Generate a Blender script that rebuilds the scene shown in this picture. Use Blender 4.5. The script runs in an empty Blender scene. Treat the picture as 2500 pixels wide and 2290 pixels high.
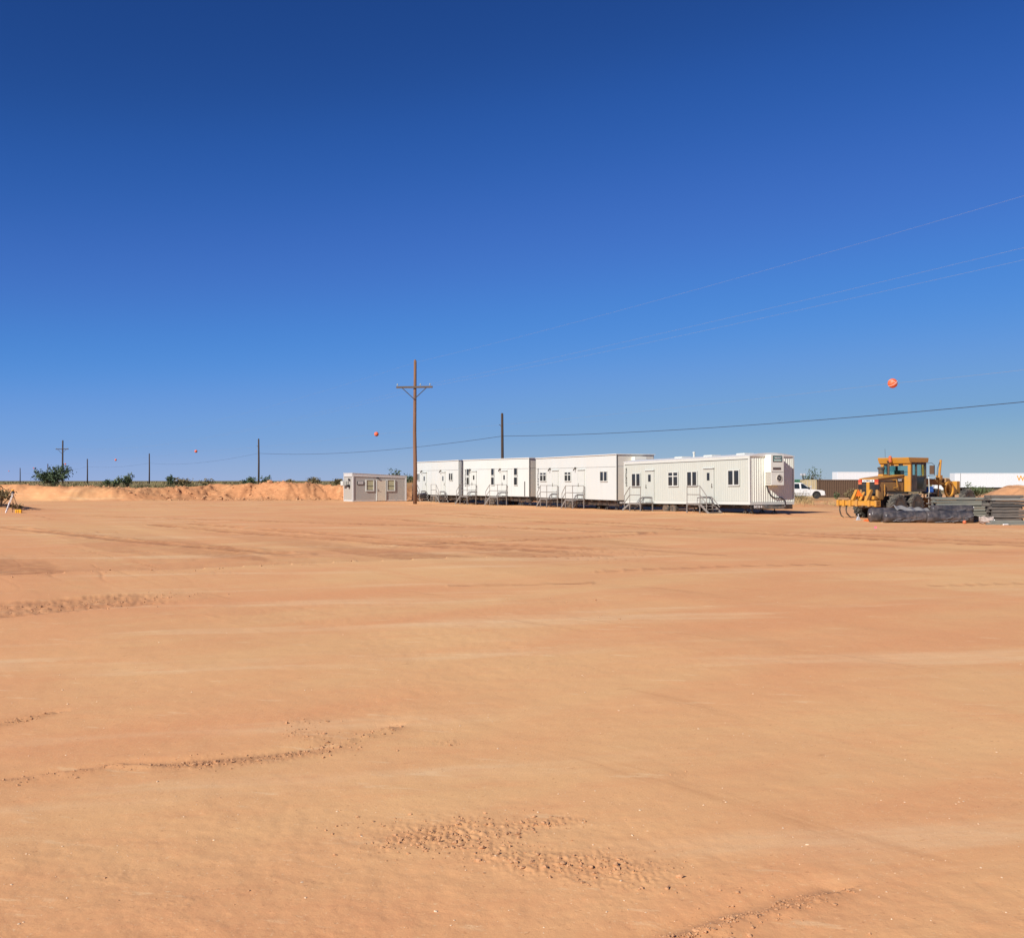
import bpy, math, random
import numpy as np
from mathutils import Vector, Matrix, Quaternion

S = bpy.context.scene
COL = S.collection
R = math.radians
EYE = 2.0

# ------------------------------------------------------------------ camera, sky, sun, exposure
cam_d = bpy.data.cameras.new("camera"); cam = bpy.data.objects.new("camera", cam_d); COL.objects.link(cam)
cam.location = (0, 0, EYE); cam.rotation_euler = (R(90), 0, 0)
cam_d.sensor_width = 36; cam_d.lens = 36; cam_d.shift_y = 0.0116
cam_d.clip_start = 0.1; cam_d.clip_end = 30000
S.camera = cam

SUN_DIR = Vector((-0.565, -0.633, 0.530)).normalized()      # towards the sun: low, behind the left shoulder
SUN_EL = math.asin(SUN_DIR.z); SUN_ROT = math.atan2(SUN_DIR.x, SUN_DIR.y)
W = bpy.data.worlds.new("World"); S.world = W; W.use_nodes = True
nt = W.node_tree; nt.nodes.clear()
wo = nt.nodes.new("ShaderNodeOutputWorld"); bg = nt.nodes.new("ShaderNodeBackground")
sky = nt.nodes.new("ShaderNodeTexSky"); sky.sky_type = 'NISHITA'; sky.sun_disc = False
sky.sun_elevation = SUN_EL; sky.sun_rotation = SUN_ROT
sky.altitude = 900; sky.air_density = 0.5; sky.dust_density = 0.0; sky.ozone_density = 6.0
sep = nt.nodes.new("ShaderNodeSeparateColor"); com = nt.nodes.new("ShaderNodeCombineColor")
nt.links.new(sky.outputs[0], sep.inputs[0])
CURVES = (((0, 0), (.041, .0144), (.054, .024), (.081, .053), (.121, .080), (.19, .150), (.29, .210), (.384, .280), (.6, .38), (1, .5)),
          ((0, 0), (.091, .066), (.12, .105), (.179, .1745), (.263, .263), (.391, .338), (.549, .388), (.664, .43), (.85, .47), (1, .5)),
          ((0, 0), (.15, .175), (.232, .283), (.294, .408), (.422, .575), (.579, .69), (.70, .71), (.80, .695), (.918, .66), (1, .63)))
for i, cv in enumerate(CURVES):                             # the camera's deep-blue rendering of a clear sky
    fc = nt.nodes.new("ShaderNodeFloatCurve"); k = nt.nodes.new("ShaderNodeMath"); k.operation = 'MULTIPLY'; k.inputs[1].default_value = .1
    k2 = nt.nodes.new("ShaderNodeMath"); k2.operation = 'MULTIPLY'; k2.inputs[1].default_value = 10
    c = fc.mapping.curves[0]; c.points[0].location = cv[0]; c.points[1].location = cv[-1]
    for q in cv[1:-1]: c.points.new(*q)
    fc.mapping.update()
    nt.links.new(sep.outputs[i], k.inputs[0]); nt.links.new(k.outputs[0], fc.inputs["Value"]); nt.links.new(fc.outputs[0], k2.inputs[0]); nt.links.new(k2.outputs[0], com.inputs[i])
nt.links.new(com.outputs[0], bg.inputs[0]); nt.links.new(bg.outputs[0], wo.inputs[0])
bg.inputs[1].default_value = 0.0658

sun_d = bpy.data.lights.new("sun", 'SUN'); sun_d.energy = 4.2; sun_d.angle = R(0.5); sun_d.color = (1.0, 0.945, 0.86)
sun = bpy.data.objects.new("sun", sun_d); COL.objects.link(sun)
sun.rotation_euler = (-SUN_DIR).to_track_quat('-Z', 'Y').to_euler(); sun.location = SUN_DIR * 200
S.view_settings.view_transform = 'Standard'; S.view_settings.look = 'None'
S.view_settings.exposure = 0.6; S.view_settings.gamma = 1.0

# ------------------------------------------------------------------ materials
def mat(name, col, rough=0.6, metal=0.0, var=0.12, vscale=3.0, bump=0.0, bscale=40.0, dirt=None, dirt_amt=0.0, dscale=1.5, spec=0.4, stretch=None, coat=0.0, dirt_z=None):
    m = bpy.data.materials.new(name); m.use_nodes = True
    n = m.node_tree.nodes; l = m.node_tree.links
    p = n["Principled BSDF"]
    p.inputs["Roughness"].default_value = rough; p.inputs["Metallic"].default_value = metal
    p.inputs["Specular IOR Level"].default_value = spec
    p.inputs["Coat Weight"].default_value = coat
    tc = n.new("ShaderNodeTexCoord"); mp = n.new("ShaderNodeMapping")
    l.new(tc.outputs["Object"], mp.inputs[0])
    if stretch: mp.inputs["Scale"].default_value = stretch
    nz = n.new("ShaderNodeTexNoise"); nz.inputs["Scale"].default_value = vscale; nz.inputs["Detail"].default_value = 6
    l.new(mp.outputs[0], nz.inputs["Vector"])
    mx = n.new("ShaderNodeMixRGB"); mx.blend_type = 'MIX'
    mx.inputs[1].default_value = (*[max(0, c * (1 - var)) for c in col], 1)
    mx.inputs[2].default_value = (*[min(1, c * (1 + var)) for c in col], 1)
    l.new(nz.outputs[0], mx.inputs[0])
    out = mx.outputs[0]
    if dirt is not None:
        nd = n.new("ShaderNodeTexNoise"); nd.inputs["Scale"].default_value = dscale; nd.inputs["Detail"].default_value = 8
        nd.inputs["Roughness"].default_value = 0.65
        l.new(mp.outputs[0], nd.inputs["Vector"])
        rp = n.new("ShaderNodeMapRange"); rp.inputs[1].default_value = 0.42; rp.inputs[2].default_value = 0.72
        rp.inputs[3].default_value = 0; rp.inputs[4].default_value = dirt_amt
        l.new(nd.outputs[0], rp.inputs[0])
        m2 = n.new("ShaderNodeMixRGB"); m2.inputs[2].default_value = (*dirt, 1)
        l.new(rp.outputs[0], m2.inputs[0]); l.new(out, m2.inputs[1]); out = m2.outputs[0]
    l.new(out, p.inputs["Base Color"])
    if bump:
        nb = n.new("ShaderNodeTexNoise"); nb.inputs["Scale"].default_value = bscale; nb.inputs["Detail"].default_value = 5
        l.new(mp.outputs[0], nb.inputs["Vector"])
        bp = n.new("ShaderNodeBump"); bp.inputs["Strength"].default_value = bump; bp.inputs["Distance"].default_value = 0.02
        l.new(nb.outputs[0], bp.inputs["Height"]); l.new(bp.outputs[0], p.inputs["Normal"])
    return m

DUST = (0.50, 0.30, 0.17)
M = {}
M['cream'] = mat('cream painted steel', (0.435, 0.452, 0.41), 0.5, dirt=(0.40, 0.37, 0.29), dirt_amt=0.22, dscale=0.7, var=0.05, stretch=(1, 1, .35))
M['cream_end_lifted'] = mat('cream ribbed steel lifted for grazing sun', (0.72, 0.75, 0.66), 0.5, dirt=(0.58, 0.54, 0.42), dirt_amt=0.2, dscale=0.7, var=0.05)  # end wall's cream lightened in colour to make up for grazing sun
M['white'] = mat('white painted panel', (0.52, 0.54, 0.52), 0.5, dirt=(0.58, 0.49, 0.38), dirt_amt=0.18, dscale=0.6, var=0.04, stretch=(1, 1, .35))
M['trim'] = mat('white trim', (0.52, 0.535, 0.50), 0.45, var=0.05)
M['endgrey'] = mat('beige end panel', (0.56, 0.53, 0.46), 0.55, dirt=(0.50, 0.42, 0.33), dirt_amt=0.3, dscale=0.8, var=0.05)
M['roofgrey'] = mat('pale roof sheet', (0.60, 0.59, 0.56), 0.45, var=0.08)
M['acgrey'] = mat('air conditioner housing', (0.74, 0.75, 0.67), 0.5, var=0.05, dirt=(0.55, 0.36, 0.27), dirt_amt=0.2)
M['seam'] = mat('dark seam', (0.09, 0.085, 0.08), 0.7)
M['glass'] = mat('dark window glass', (0.018, 0.02, 0.02), 0.08, var=0.3, vscale=1.2, spec=0.6)
M['tinted'] = mat('tinted car glass', (0.012, 0.016, 0.015), 0.06, var=0.3, vscale=1.0, spec=0.6)
M['frame_dark'] = mat('bronze window frame', (0.06, 0.055, 0.05), 0.5)
M['steel'] = mat('galvanised steel', (0.23, 0.21, 0.19), 0.55, metal=0.2, var=0.15, vscale=12)
M['chassis'] = mat('black chassis steel', (0.022, 0.021, 0.02), 0.6, var=0.3, dirt=DUST, dirt_amt=0.25, dscale=3)
M['tyre'] = mat('dusty tyre rubber', (0.045, 0.042, 0.038), 0.85, var=0.3, dirt=(0.30, 0.20, 0.13), dirt_amt=0.8, dscale=3.5, bump=0.5, bscale=25)
M['tyre_grader'] = mat('grader tyre rubber', (0.05, 0.048, 0.043), 0.85, var=0.3, dirt=(0.24, 0.20, 0.15), dirt_amt=0.7, dscale=2.5, bump=0.5, bscale=25)
M['tyre_car'] = mat('dark road tyre rubber', (0.022, 0.021, 0.02), 0.85, var=0.3)
M['rim'] = mat('grey wheel rim', (0.36, 0.34, 0.31), 0.5, metal=0.3, var=0.2)
M['black'] = mat('black plastic', (0.015, 0.015, 0.016), 0.45, var=0.2)
M['ink'] = mat('black lettering', (0.012, 0.014, 0.014), 0.6)
M['teal'] = mat('teal sign face', (0.30, 0.52, 0.48), 0.5)
M['letter_white'] = mat('white lettering', (0.8, 0.8, 0.78), 0.5)
M['rim_dusty'] = mat('dusty brown wheel rim', (0.12, 0.075, 0.04), 0.7, var=0.3, dirt=(0.06, 0.045, 0.03), dirt_amt=0.6, dscale=4)
M['wood'] = mat('weathered pole wood', (0.20, 0.105, 0.06), 0.85, var=0.35, vscale=3, stretch=(6, 6, 0.5), bump=0.6, bscale=20, dirt=(0.10, 0.06, 0.04), dirt_amt=0.5, dscale=2)
M['wood_dark'] = mat('creosoted pole wood', (0.055, 0.035, 0.025), 0.85, var=0.3, stretch=(6, 6, 0.5))
M['wood_shaded'] = mat('weathered crossarm wood with painted shade', (0.10, 0.075, 0.055), 0.85, var=0.3, stretch=(.5, 6, 6))  # crossarm colour darkened to paint in its shade
M['insul'] = mat('glass insulator', (0.36, 0.40, 0.36), 0.2, var=0.05)
M['wire'] = mat('aluminium wire', (0.34, 0.33, 0.31), 0.5, metal=0.2, var=0.1)
M['cable'] = mat('black cable', (0.03, 0.03, 0.035), 0.6)
M['orange_ball'] = mat('orange marker ball', (0.78, 0.13, 0.05), 0.5, var=0.08)
M['ball_band'] = mat('pale band', (0.80, 0.70, 0.62), 0.5)
M['office'] = mat('taupe office panel', (0.335, 0.322, 0.295), 0.6, var=0.06, dirt=(0.36, 0.27, 0.18), dirt_amt=0.25, dscale=0.8)
M['office_trim'] = mat('light grey office trim', (0.48, 0.47, 0.455), 0.55, var=0.06)
M['door_cream'] = mat('cream door', (0.52, 0.47, 0.37), 0.5, var=0.05)
M['blind'] = mat('greenish window blind', (0.36, 0.35, 0.22), 0.3, var=0.1, vscale=6)
M["yellow"] = mat("grader yellow paint", (0.50, 0.235, 0.028), 0.45, var=0.1, dirt=(0.36, 0.20, 0.09), dirt_amt=0.7, dscale=3.0)
M['yellow_dusty'] = mat('dusty yellow panel', (0.36, 0.195, 0.06), 0.65, var=0.15, dirt=(0.24, 0.14, 0.07), dirt_amt=0.8, dscale=1.8)
M['orange_plastic'] = mat('orange plastic', (0.80, 0.15, 0.02), 0.4, var=0.1)
M['case_yellow'] = mat('yellow case plastic', (0.78, 0.38, 0.01), 0.4, var=0.08)
M['red_lamp'] = mat('red lamp lens', (0.45, 0.05, 0.03), 0.3)
M['amber_lamp'] = mat('amber lamp lens', (0.55, 0.14, 0.06), 0.3)
M['darkgrey'] = mat('dark grey machinery', (0.05, 0.047, 0.042), 0.6, var=0.3, dirt=(0.22, 0.15, 0.09), dirt_amt=0.5, dscale=4)
def clear_glass(name, tint, gloss):
    m = bpy.data.materials.new(name); m.use_nodes = True; n = m.node_tree.nodes; l = m.node_tree.links; n.remove(n["Principled BSDF"])
    t = n.new("ShaderNodeBsdfTransparent"); t.inputs[0].default_value = (*tint, 1); g = n.new("ShaderNodeBsdfGlossy"); g.inputs["Roughness"].default_value = .05
    x = n.new("ShaderNodeMixShader"); x.inputs[0].default_value = gloss; l.new(t.outputs[0], x.inputs[1]); l.new(g.outputs[0], x.inputs[2]); l.new(x.outputs[0], n["Material Output"].inputs[0]); return m
M['cabglass'] = clear_glass('greenish cab glass', (0.62, 0.80, 0.77), .07)
M['blue'] = mat('blue plastic', (0.035, 0.19, 0.62), 0.4, var=0.08)
M['plastic_wrap'] = mat('black plastic wrap', (0.035, 0.034, 0.040), 0.38, var=0.35, vscale=5, dirt=(0.20, 0.16, 0.14), dirt_amt=0.6, dscale=2.2, bump=1.0, bscale=7, spec=0.5)
M['grey_sheet'] = mat('grey plastic sheet', (0.22, 0.21, 0.20), 0.4, var=0.2, vscale=6, bump=0.5, bscale=8)
M['film'] = mat('greyish wrap fold', (0.11, 0.105, 0.11), 0.35, var=0.3, vscale=9)
M['core'] = mat('white tube core', (0.70, 0.69, 0.66), 0.6)
M['post_green'] = mat('greenish grey post', (0.135, 0.14, 0.12), 0.65, var=0.25, stretch=(.4, 4, 4), dirt=(0.27, 0.23, 0.17), dirt_amt=0.5, dscale=2)
M['post_dark'] = mat('dark weathered post', (0.095, 0.085, 0.075), 0.7, var=0.3, stretch=(.4, 4, 4), dirt=(0.20, 0.15, 0.11), dirt_amt=0.5, dscale=2)
M['post_mid'] = mat('pale grey post', (0.19, 0.185, 0.165), 0.65, var=0.25, stretch=(.4, 4, 4))
M['post_black'] = mat('blackened post', (0.05, 0.046, 0.042), 0.7, var=0.3, stretch=(.4, 4, 4))
M['car_white'] = mat('white car paint', (0.60, 0.60, 0.59), 0.25, var=0.03, coat=0.5, dirt=(0.50, 0.40, 0.30), dirt_amt=0.3, dscale=1.5)
M['rust'] = mat('rusty brown container', (0.095, 0.055, 0.032), 0.7, var=0.25, dirt=(0.09, 0.05, 0.03), dirt_amt=0.6, dscale=1.5)
M['tan'] = mat('tan container', (0.46, 0.37, 0.22), 0.6, var=0.15, dirt=(0.30, 0.20, 0.12), dirt_amt=0.4)
M['green_container'] = mat('green container', (0.05, 0.16, 0.09), 0.6, var=0.15)
M['semi'] = mat('white semi trailer', (0.66, 0.67, 0.68), 0.4, var=0.03)
M['letter_orange'] = mat('orange lettering', (0.80, 0.32, 0.02), 0.5)
M['bark'] = mat('grey bark', (0.10, 0.075, 0.05), 0.9, var=0.3)
M['leaf_dark'] = mat('dark green leaf', (0.06, 0.09, 0.04), 0.7, var=0.5, vscale=1.2)
M['leaf_mid'] = mat('mid green leaf', (0.09, 0.12, 0.05), 0.7, var=0.45, vscale=1.2)
M['leaf_olive'] = mat('olive dry leaf', (0.16, 0.125, 0.055), 0.8, var=0.45, vscale=1.2)
M['grass_olive'] = mat('olive grass', (0.15, 0.13, 0.055), 0.8, var=0.4, vscale=0.4)
M['grass_dry'] = mat('dry straw grass', (0.40, 0.28, 0.13), 0.8, var=0.35, vscale=0.6)
M['clod'] = mat('dirt clod', (0.47, 0.25, 0.125), 0.95, var=0.25, vscale=4, bump=0.6, bscale=60)
M['heap'] = mat('loose reddish dirt', (0.50, 0.255, 0.12), 0.95, var=0.2, vscale=1.5, bump=0.7, bscale=9, dirt=(0.30, 0.14, 0.07), dirt_amt=0.4, dscale=.9)
M['pebble'] = mat('pale pebble', (0.64, 0.47, 0.31), 0.85, var=0.3, vscale=3)
M['pink'] = mat('pink marking paint', (0.85, 0.18, 0.25), 0.6)
M['paper'] = mat('crumpled grey wrap', (0.36, 0.29, 0.25), 0.7, var=0.25, bump=0.5, bscale=10)
M['metal_light'] = mat('bare aluminium', (0.62, 0.62, 0.62), 0.35, metal=0.4, var=0.08)

# ------------------------------------------------------------------ mesh builder and object helpers
class MB:
    def __init__(s): s.v = []; s.f = []
    def add(s, vs, fs):
        o = len(s.v); s.v += [tuple(x) for x in vs]; s.f += [tuple(o + i for i in q) for q in fs]; return s
    def box(s, x0, x1, y0, y1, z0, z1, mtx=None):
        vs = [(x0,y0,z0),(x1,y0,z0),(x1,y1,z0),(x0,y1,z0),(x0,y0,z1),(x1,y0,z1),(x1,y1,z1),(x0,y1,z1)]
        if mtx is not None: vs = [mtx @ Vector(p) for p in vs]
        return s.add(vs, [(0,3,2,1),(4,5,6,7),(0,1,5,4),(1,2,6,5),(2,3,7,6),(3,0,4,7)])
    def bar(s, a, b, w, h=None, up=(0,0,1)):
        a = Vector(a); b = Vector(b); d = (b - a); L = d.length; d.normalize()
        u = Vector(up)
        if abs(d.dot(u)) > .95: u = Vector((1,0,0))
        side = d.cross(u).normalized(); u = side.cross(d)
        h = h or w
        m = Matrix((( d.x, side.x, u.x, a.x),(d.y, side.y, u.y, a.y),(d.z, side.z, u.z, a.z),(0,0,0,1)))
        return s.box(0, L, -w/2, w/2, -h/2, h/2, m)
    def tube(s, pts, r, n=8, cap=True):
        pts = [Vector(p) for p in pts]; rr = r if isinstance(r, (list, tuple)) else [r]*len(pts)
        vs = []; up = None
        for i, p in enumerate(pts):
            d = (pts[min(i+1, len(pts)-1)] - pts[max(i-1, 0)]).normalized()
            if up is None: up = Vector((0,0,1)) if abs(d.z) < .9 else Vector((1,0,0))
            sd = d.cross(up).normalized(); up = sd.cross(d).normalized()
            for k in range(n):
                a = 2*math.pi*k/n
                vs.append(p + (sd*math.cos(a) + up*math.sin(a))*rr[i])
        fs = []
        for i in range(len(pts)-1):
            for k in range(n):
                fs.append((i*n+k, (i+1)*n+k, (i+1)*n+(k+1)%n, i*n+(k+1)%n))
        if cap: fs += [tuple(range(n)), tuple(range((len(pts)-1)*n, len(pts)*n))[::-1]]
        return s.add(vs, fs)
    def prism(s, poly, axis, a, b):
        # poly: list of 2-D points; axis 'x': (y,z) extruded along x; 'y': (x,z) along y; 'z': (x,y) along z
        def P(p, t): return {'x': (t, p[0], p[1]), 'y': (p[0], t, p[1]), 'z': (p[0], p[1], t)}[axis]
        n = len(poly)
        vs = [P(p, a) for p in poly] + [P(p, b) for p in poly]
        fs = [tuple(range(n)), tuple(range(n, 2*n))[::-1]] + [(i, n+i, n+(i+1)%n, (i+1)%n) for i in range(n)]
        return s.add(vs, fs)
    def lathe(s, prof, axis='z', n=24, c=(0,0,0), closed=False):
        # prof: list of (radius, height along axis)
        vs = []
        for r, h in prof:
            for k in range(n):
                a = 2*math.pi*k/n; p = (r*math.cos(a), r*math.sin(a))
                q = {'z': (p[0],p[1],h), 'y': (p[0],h,p[1]), 'x': (h,p[0],p[1])}[axis]
                vs.append((q[0]+c[0], q[1]+c[1], q[2]+c[2]))
        fs = []; m = len(prof)
        for i in range(m if closed else m-1):
            j = (i+1) % m
            for k in range(n): fs.append((i*n+k, i*n+(k+1)%n, j*n+(k+1)%n, j*n+k))
        if not closed: fs += [tuple(range(n)), tuple(range((m-1)*n, m*n))]
        return s.add(vs, fs)
    def build(s, name, m, parent=None, smooth=False, bevel=0, seg=2, recalc=True):
        me = bpy.data.meshes.new(name); me.from_pydata(s.v, [], s.f)
        if recalc:
            import bmesh
            b = bmesh.new(); b.from_mesh(me); bmesh.ops.recalc_face_normals(b, faces=b.faces); b.to_mesh(me); b.free()
        me.materials.append(m)
        if smooth:
            for p in me.polygons: p.use_smooth = True
        o = bpy.data.objects.new(name, me); COL.objects.link(o)
        if parent is not None: o.parent = parent
        if bevel:
            md = o.modifiers.new("bevel", 'BEVEL'); md.width = bevel; md.segments = seg; md.limit_method = 'ANGLE'; md.angle_limit = R(35)
        return o

def thing(name, label, cat, loc=(0,0,0), rotz=0, group=None, rot=None):
    o = bpy.data.objects.new(name, None); COL.objects.link(o)
    o.location = loc; o.rotation_euler = rot if rot else (0, 0, rotz)
    o.empty_display_size = 0.3
    o['label'] = label; o['category'] = cat
    if group: o['group'] = group
    return o
def tag(o, label=None, cat=None, group=None, kind=None):
    if label: o['label'] = label
    if cat: o['category'] = cat
    if group: o['group'] = group
    if kind: o['kind'] = kind
    return o
def kids(o): return [c for c in bpy.data.objects if c.parent == o]
def dup(root, loc=None, rotz=None, label=None):
    r = root.copy(); COL.objects.link(r)
    if loc is not None: r.location = loc
    if rotz is not None: r.rotation_euler = (0, 0, rotz)
    if label: r['label'] = label
    for ch in kids(root):
        c = ch.copy(); COL.objects.link(c); c.parent = r
        for g in kids(ch):
            d = g.copy(); COL.objects.link(d); d.parent = c
    return r
def text(body, size, m, parent, mtx, name='lettering', spacing=1.0, bold=0.0, depth=0.004, align='CENTER'):
    cu = bpy.data.curves.new(name, 'FONT'); cu.body = body; cu.size = size; cu.extrude = depth
    cu.align_x = align; cu.align_y = 'CENTER'; cu.space_character = spacing; cu.offset = bold
    t = bpy.data.objects.new(name + '_source', cu); COL.objects.link(t)
    dg = bpy.context.evaluated_depsgraph_get(); dg.update()
    me = bpy.data.meshes.new_from_object(t.evaluated_get(dg))
    bpy.data.objects.remove(t); bpy.data.curves.remove(cu)
    me.name = name; me.materials.clear(); me.materials.append(m)
    o = bpy.data.objects.new(name, me); COL.objects.link(o)
    o.parent = parent; o.matrix_local = mtx
    return o
def axes(X, Y, o):
    X = Vector(X); Y = Vector(Y); Z = X.cross(Y)
    return Matrix(((X.x,Y.x,Z.x,o[0]),(X.y,Y.y,Z.y,o[1]),(X.z,Y.z,Z.z,o[2]),(0,0,0,1)))

# ------------------------------------------------------------------ terrain
def _hash(ix, iy, seed):
    h = (ix.astype(np.int64)*374761393 + iy.astype(np.int64)*668265263 + seed*1442695041) & 0xffffffff
    h = ((h ^ (h >> 13)) * 1274126177) & 0xffffffff
    h = (h ^ (h >> 16)) & 0xffffffff
    return h.astype(np.float64) / 4294967295.0
def vnoise(x, y, seed=0):
    ix = np.floor(x); iy = np.floor(y); fx = x - ix; fy = y - iy
    fx = fx*fx*fx*(fx*(fx*6-15)+10); fy = fy*fy*fy*(fy*(fy*6-15)+10)
    a = _hash(ix, iy, seed); b = _hash(ix+1, iy, seed); c = _hash(ix, iy+1, seed); d = _hash(ix+1, iy+1, seed)
    return (a*(1-fx)+b*fx)*(1-fy) + (c*(1-fx)+d*fx)*fy
def fbm(x, y, octs=4, seed=0, gain=.5):
    t = np.zeros_like(x); amp = 1.0; tot = 0
    for i in range(octs):
        t += amp*vnoise(x, y, seed+i*17); tot += amp; amp *= gain
        x, y = (x*1.6 - y*1.2)+13.7, (x*1.2 + y*1.6)+7.3
    return t/tot
def sstep(a, b, x):
    t = np.clip((x-a)/(b-a), 0, 1); return t*t*(3-2*t)
def seg(x, y, pts):
    # distance to a polyline, signed side and run length
    best = np.full(x.shape, 1e9); side = np.zeros_like(x); run = np.zeros_like(x); acc = 0
    for (ax, ay), (bx, by) in zip(pts[:-1], pts[1:]):
        dx, dy = bx-ax, by-ay; L2 = dx*dx+dy*dy; L = math.sqrt(L2)
        t = np.clip(((x-ax)*dx+(y-ay)*dy)/L2, 0, 1)
        d = np.hypot(x-ax-t*dx, y-ay-t*dy)
        k = d < best
        best = np.where(k, d, best); run = np.where(k, acc+t*L, run)
        side = np.where(k, np.sign((x-ax)*dy-(y-ay)*dx), side); acc += L
    return best, side, run

TOE = 106.0
def base_height(x, y):
    """the graded pad, the cut bank behind it with its spoil rim, the grassland beyond and the low mounds"""
    n1 = fbm(x*.09+3, y*.09, 3, 5); n2 = fbm(x*.35, y*.35+9, 3, 11)
    toe = TOE + (n1-.5)*5 + (n2-.5)*1.6 - 6*sstep(-30, -46, x)
    toe = toe + 6.5*sstep(-13, -6, x)
    u = (y - toe)
    right = 1 - sstep(14, 34, x)
    gully = np.abs(vnoise(x*.55+n2*2, y*.06, 31)*2-1)
    rim = 1.45 + (n2-.5)*.35 + .22*np.exp(-((x+28)/5.)**2) + .32*np.exp(-((x+23)/3.)**2)+ .3*sstep(-17,-12,x) - .25*np.exp(-((x+38)/5.)**2) + .22*np.exp(-((x+51)/3.)**2)
    face = sstep(0, 3.2+gully*1.2, u)
    h = face*rim*(1-.13*(1-gully)*(1-face)*2)
    h -= sstep(3.5, 9, u)*(rim - 1.2)
    h = h*right
    h -= .35*sstep(95, 135, y)*(1-right)
    h += .62*np.exp(-((x-19.8)/4.6)**2-((y-74)/3.2)**2)*(.85+.3*n2)
    h += .55*np.exp(-((x+34.5)/2.4)**2-((y-68)/2.4)**2)*(.85+.3*n2)
    h += .12*np.exp(-((x+8.7)/.6)**2-((y-92)/.6)**2) - .12*np.exp(-((x+9)/6.)**2-((y-92)/5.)**2)
    h += .09*np.exp(-((x-13)/9.)**2-((y-60)/7.)**2) - .13*sstep(66, 76, y)*sstep(-13, -3, x)*(1-sstep(108, 118, y))
    far = sstep(150, 1500, y)
    h += far*(fbm(x*.004, y*.004, 2, 3)-.5)*1.2
    return h
def H(x, y): return float(base_height(np.array([float(x)]), np.array([float(y)]))[0])

# ground features: positions on the plan in metres
LIP = [(-14, 19.6), (-10.7, 21.4), (-6.8, 23.4), (-3.8, 25.1), (-1.0, 26.3), (2.5, 26.8)]
RIDGE1 = [(-4.1, 6.1), (-3.4, 6.8), (-2.75, 7.2), (-2.25, 7.25), (-1.7, 7.5), (-1.36, 7.75), (-1.0, 8.3)]
RIDGE2 = [(-5.0, 8.0), (-4.2, 8.4), (-3.95, 8.85)]
RIDGE3 = [(.62, 4.42), (.85, 4.55), (1.1, 4.72), (1.5, 4.95)]
PATCHES = [  # centre x, y, half sizes along / across, angle, strength
    (-.30, 5.85, .36, .22, 10, 1.0), (.05, 5.45, .75, .16, -28, .8), (.18, 6.02, .26, .09, 12, .9), (-.55, 5.75, .3, .12, 30, .7), (.45, 5.4, .32, .16, -20, .7),
    (-2.24, 7.3, .22, .13, 10, 1.0), (-1.75, 7.48, .4, .12, 20, .8), (-1.62, 8.1, .2, .14, -40, .8), (-1.75, 8.55, .25, .08, 20, .5),
    (1.35, 4.85, .3, .07, 30, .8), (-.5, 7.9, .13, .09, 0, .5), (.52, 17.3, .7, .45, 0, .22), (1.55, 15.0, .6, .3, 0, .2), (1.2, 7.0, .16, .1, 0, .3),
    (-1.3, 5.0, .25, .1, 10, .2), (-1.55, 4.85, .12, .1, 0, .2), (-2.05, 5.2, .12, .1, 0, .2), (-.95, 5.15, .14, .07, 0, .2)]
TRACKS = [
    ([(-5.2, 62), (1.0, 51), (7.0, 41.5), (13.9, 33.2), (22, 26)], .35), ([(-3.4, 62.5), (2.6, 51.6), (8.6, 42.1), (15.4, 33.8), (23, 27)], .35),
    ([(-7.5, 55), (-2.5, 47), (.5, 43.0), (3.0, 40.5), (5.2, 39.8), (5.0, 38.6), (2.0, 35.5), (-2.5, 32.3)], .3),
    ([(-16, 46), (-9, 38), (-3, 31.5), (1.0, 29)], .45), ([(-22, 44), (-13, 34.5), (-6, 27.8)], .5), ([(-14.5, 47), (-7.5, 39), (-1.5, 32.5), (2.5, 30)], .45),
    ([(-24, 58), (-12, 50), (2, 42)], .4), ([(2.0, 22.5), (5, 23.8), (7.5, 24.4)], .12), ([(-1.2, 19.6), (1.5, 20.1)], .12), ([(8, 19.6), (11, 20.3)], .1)]

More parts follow.
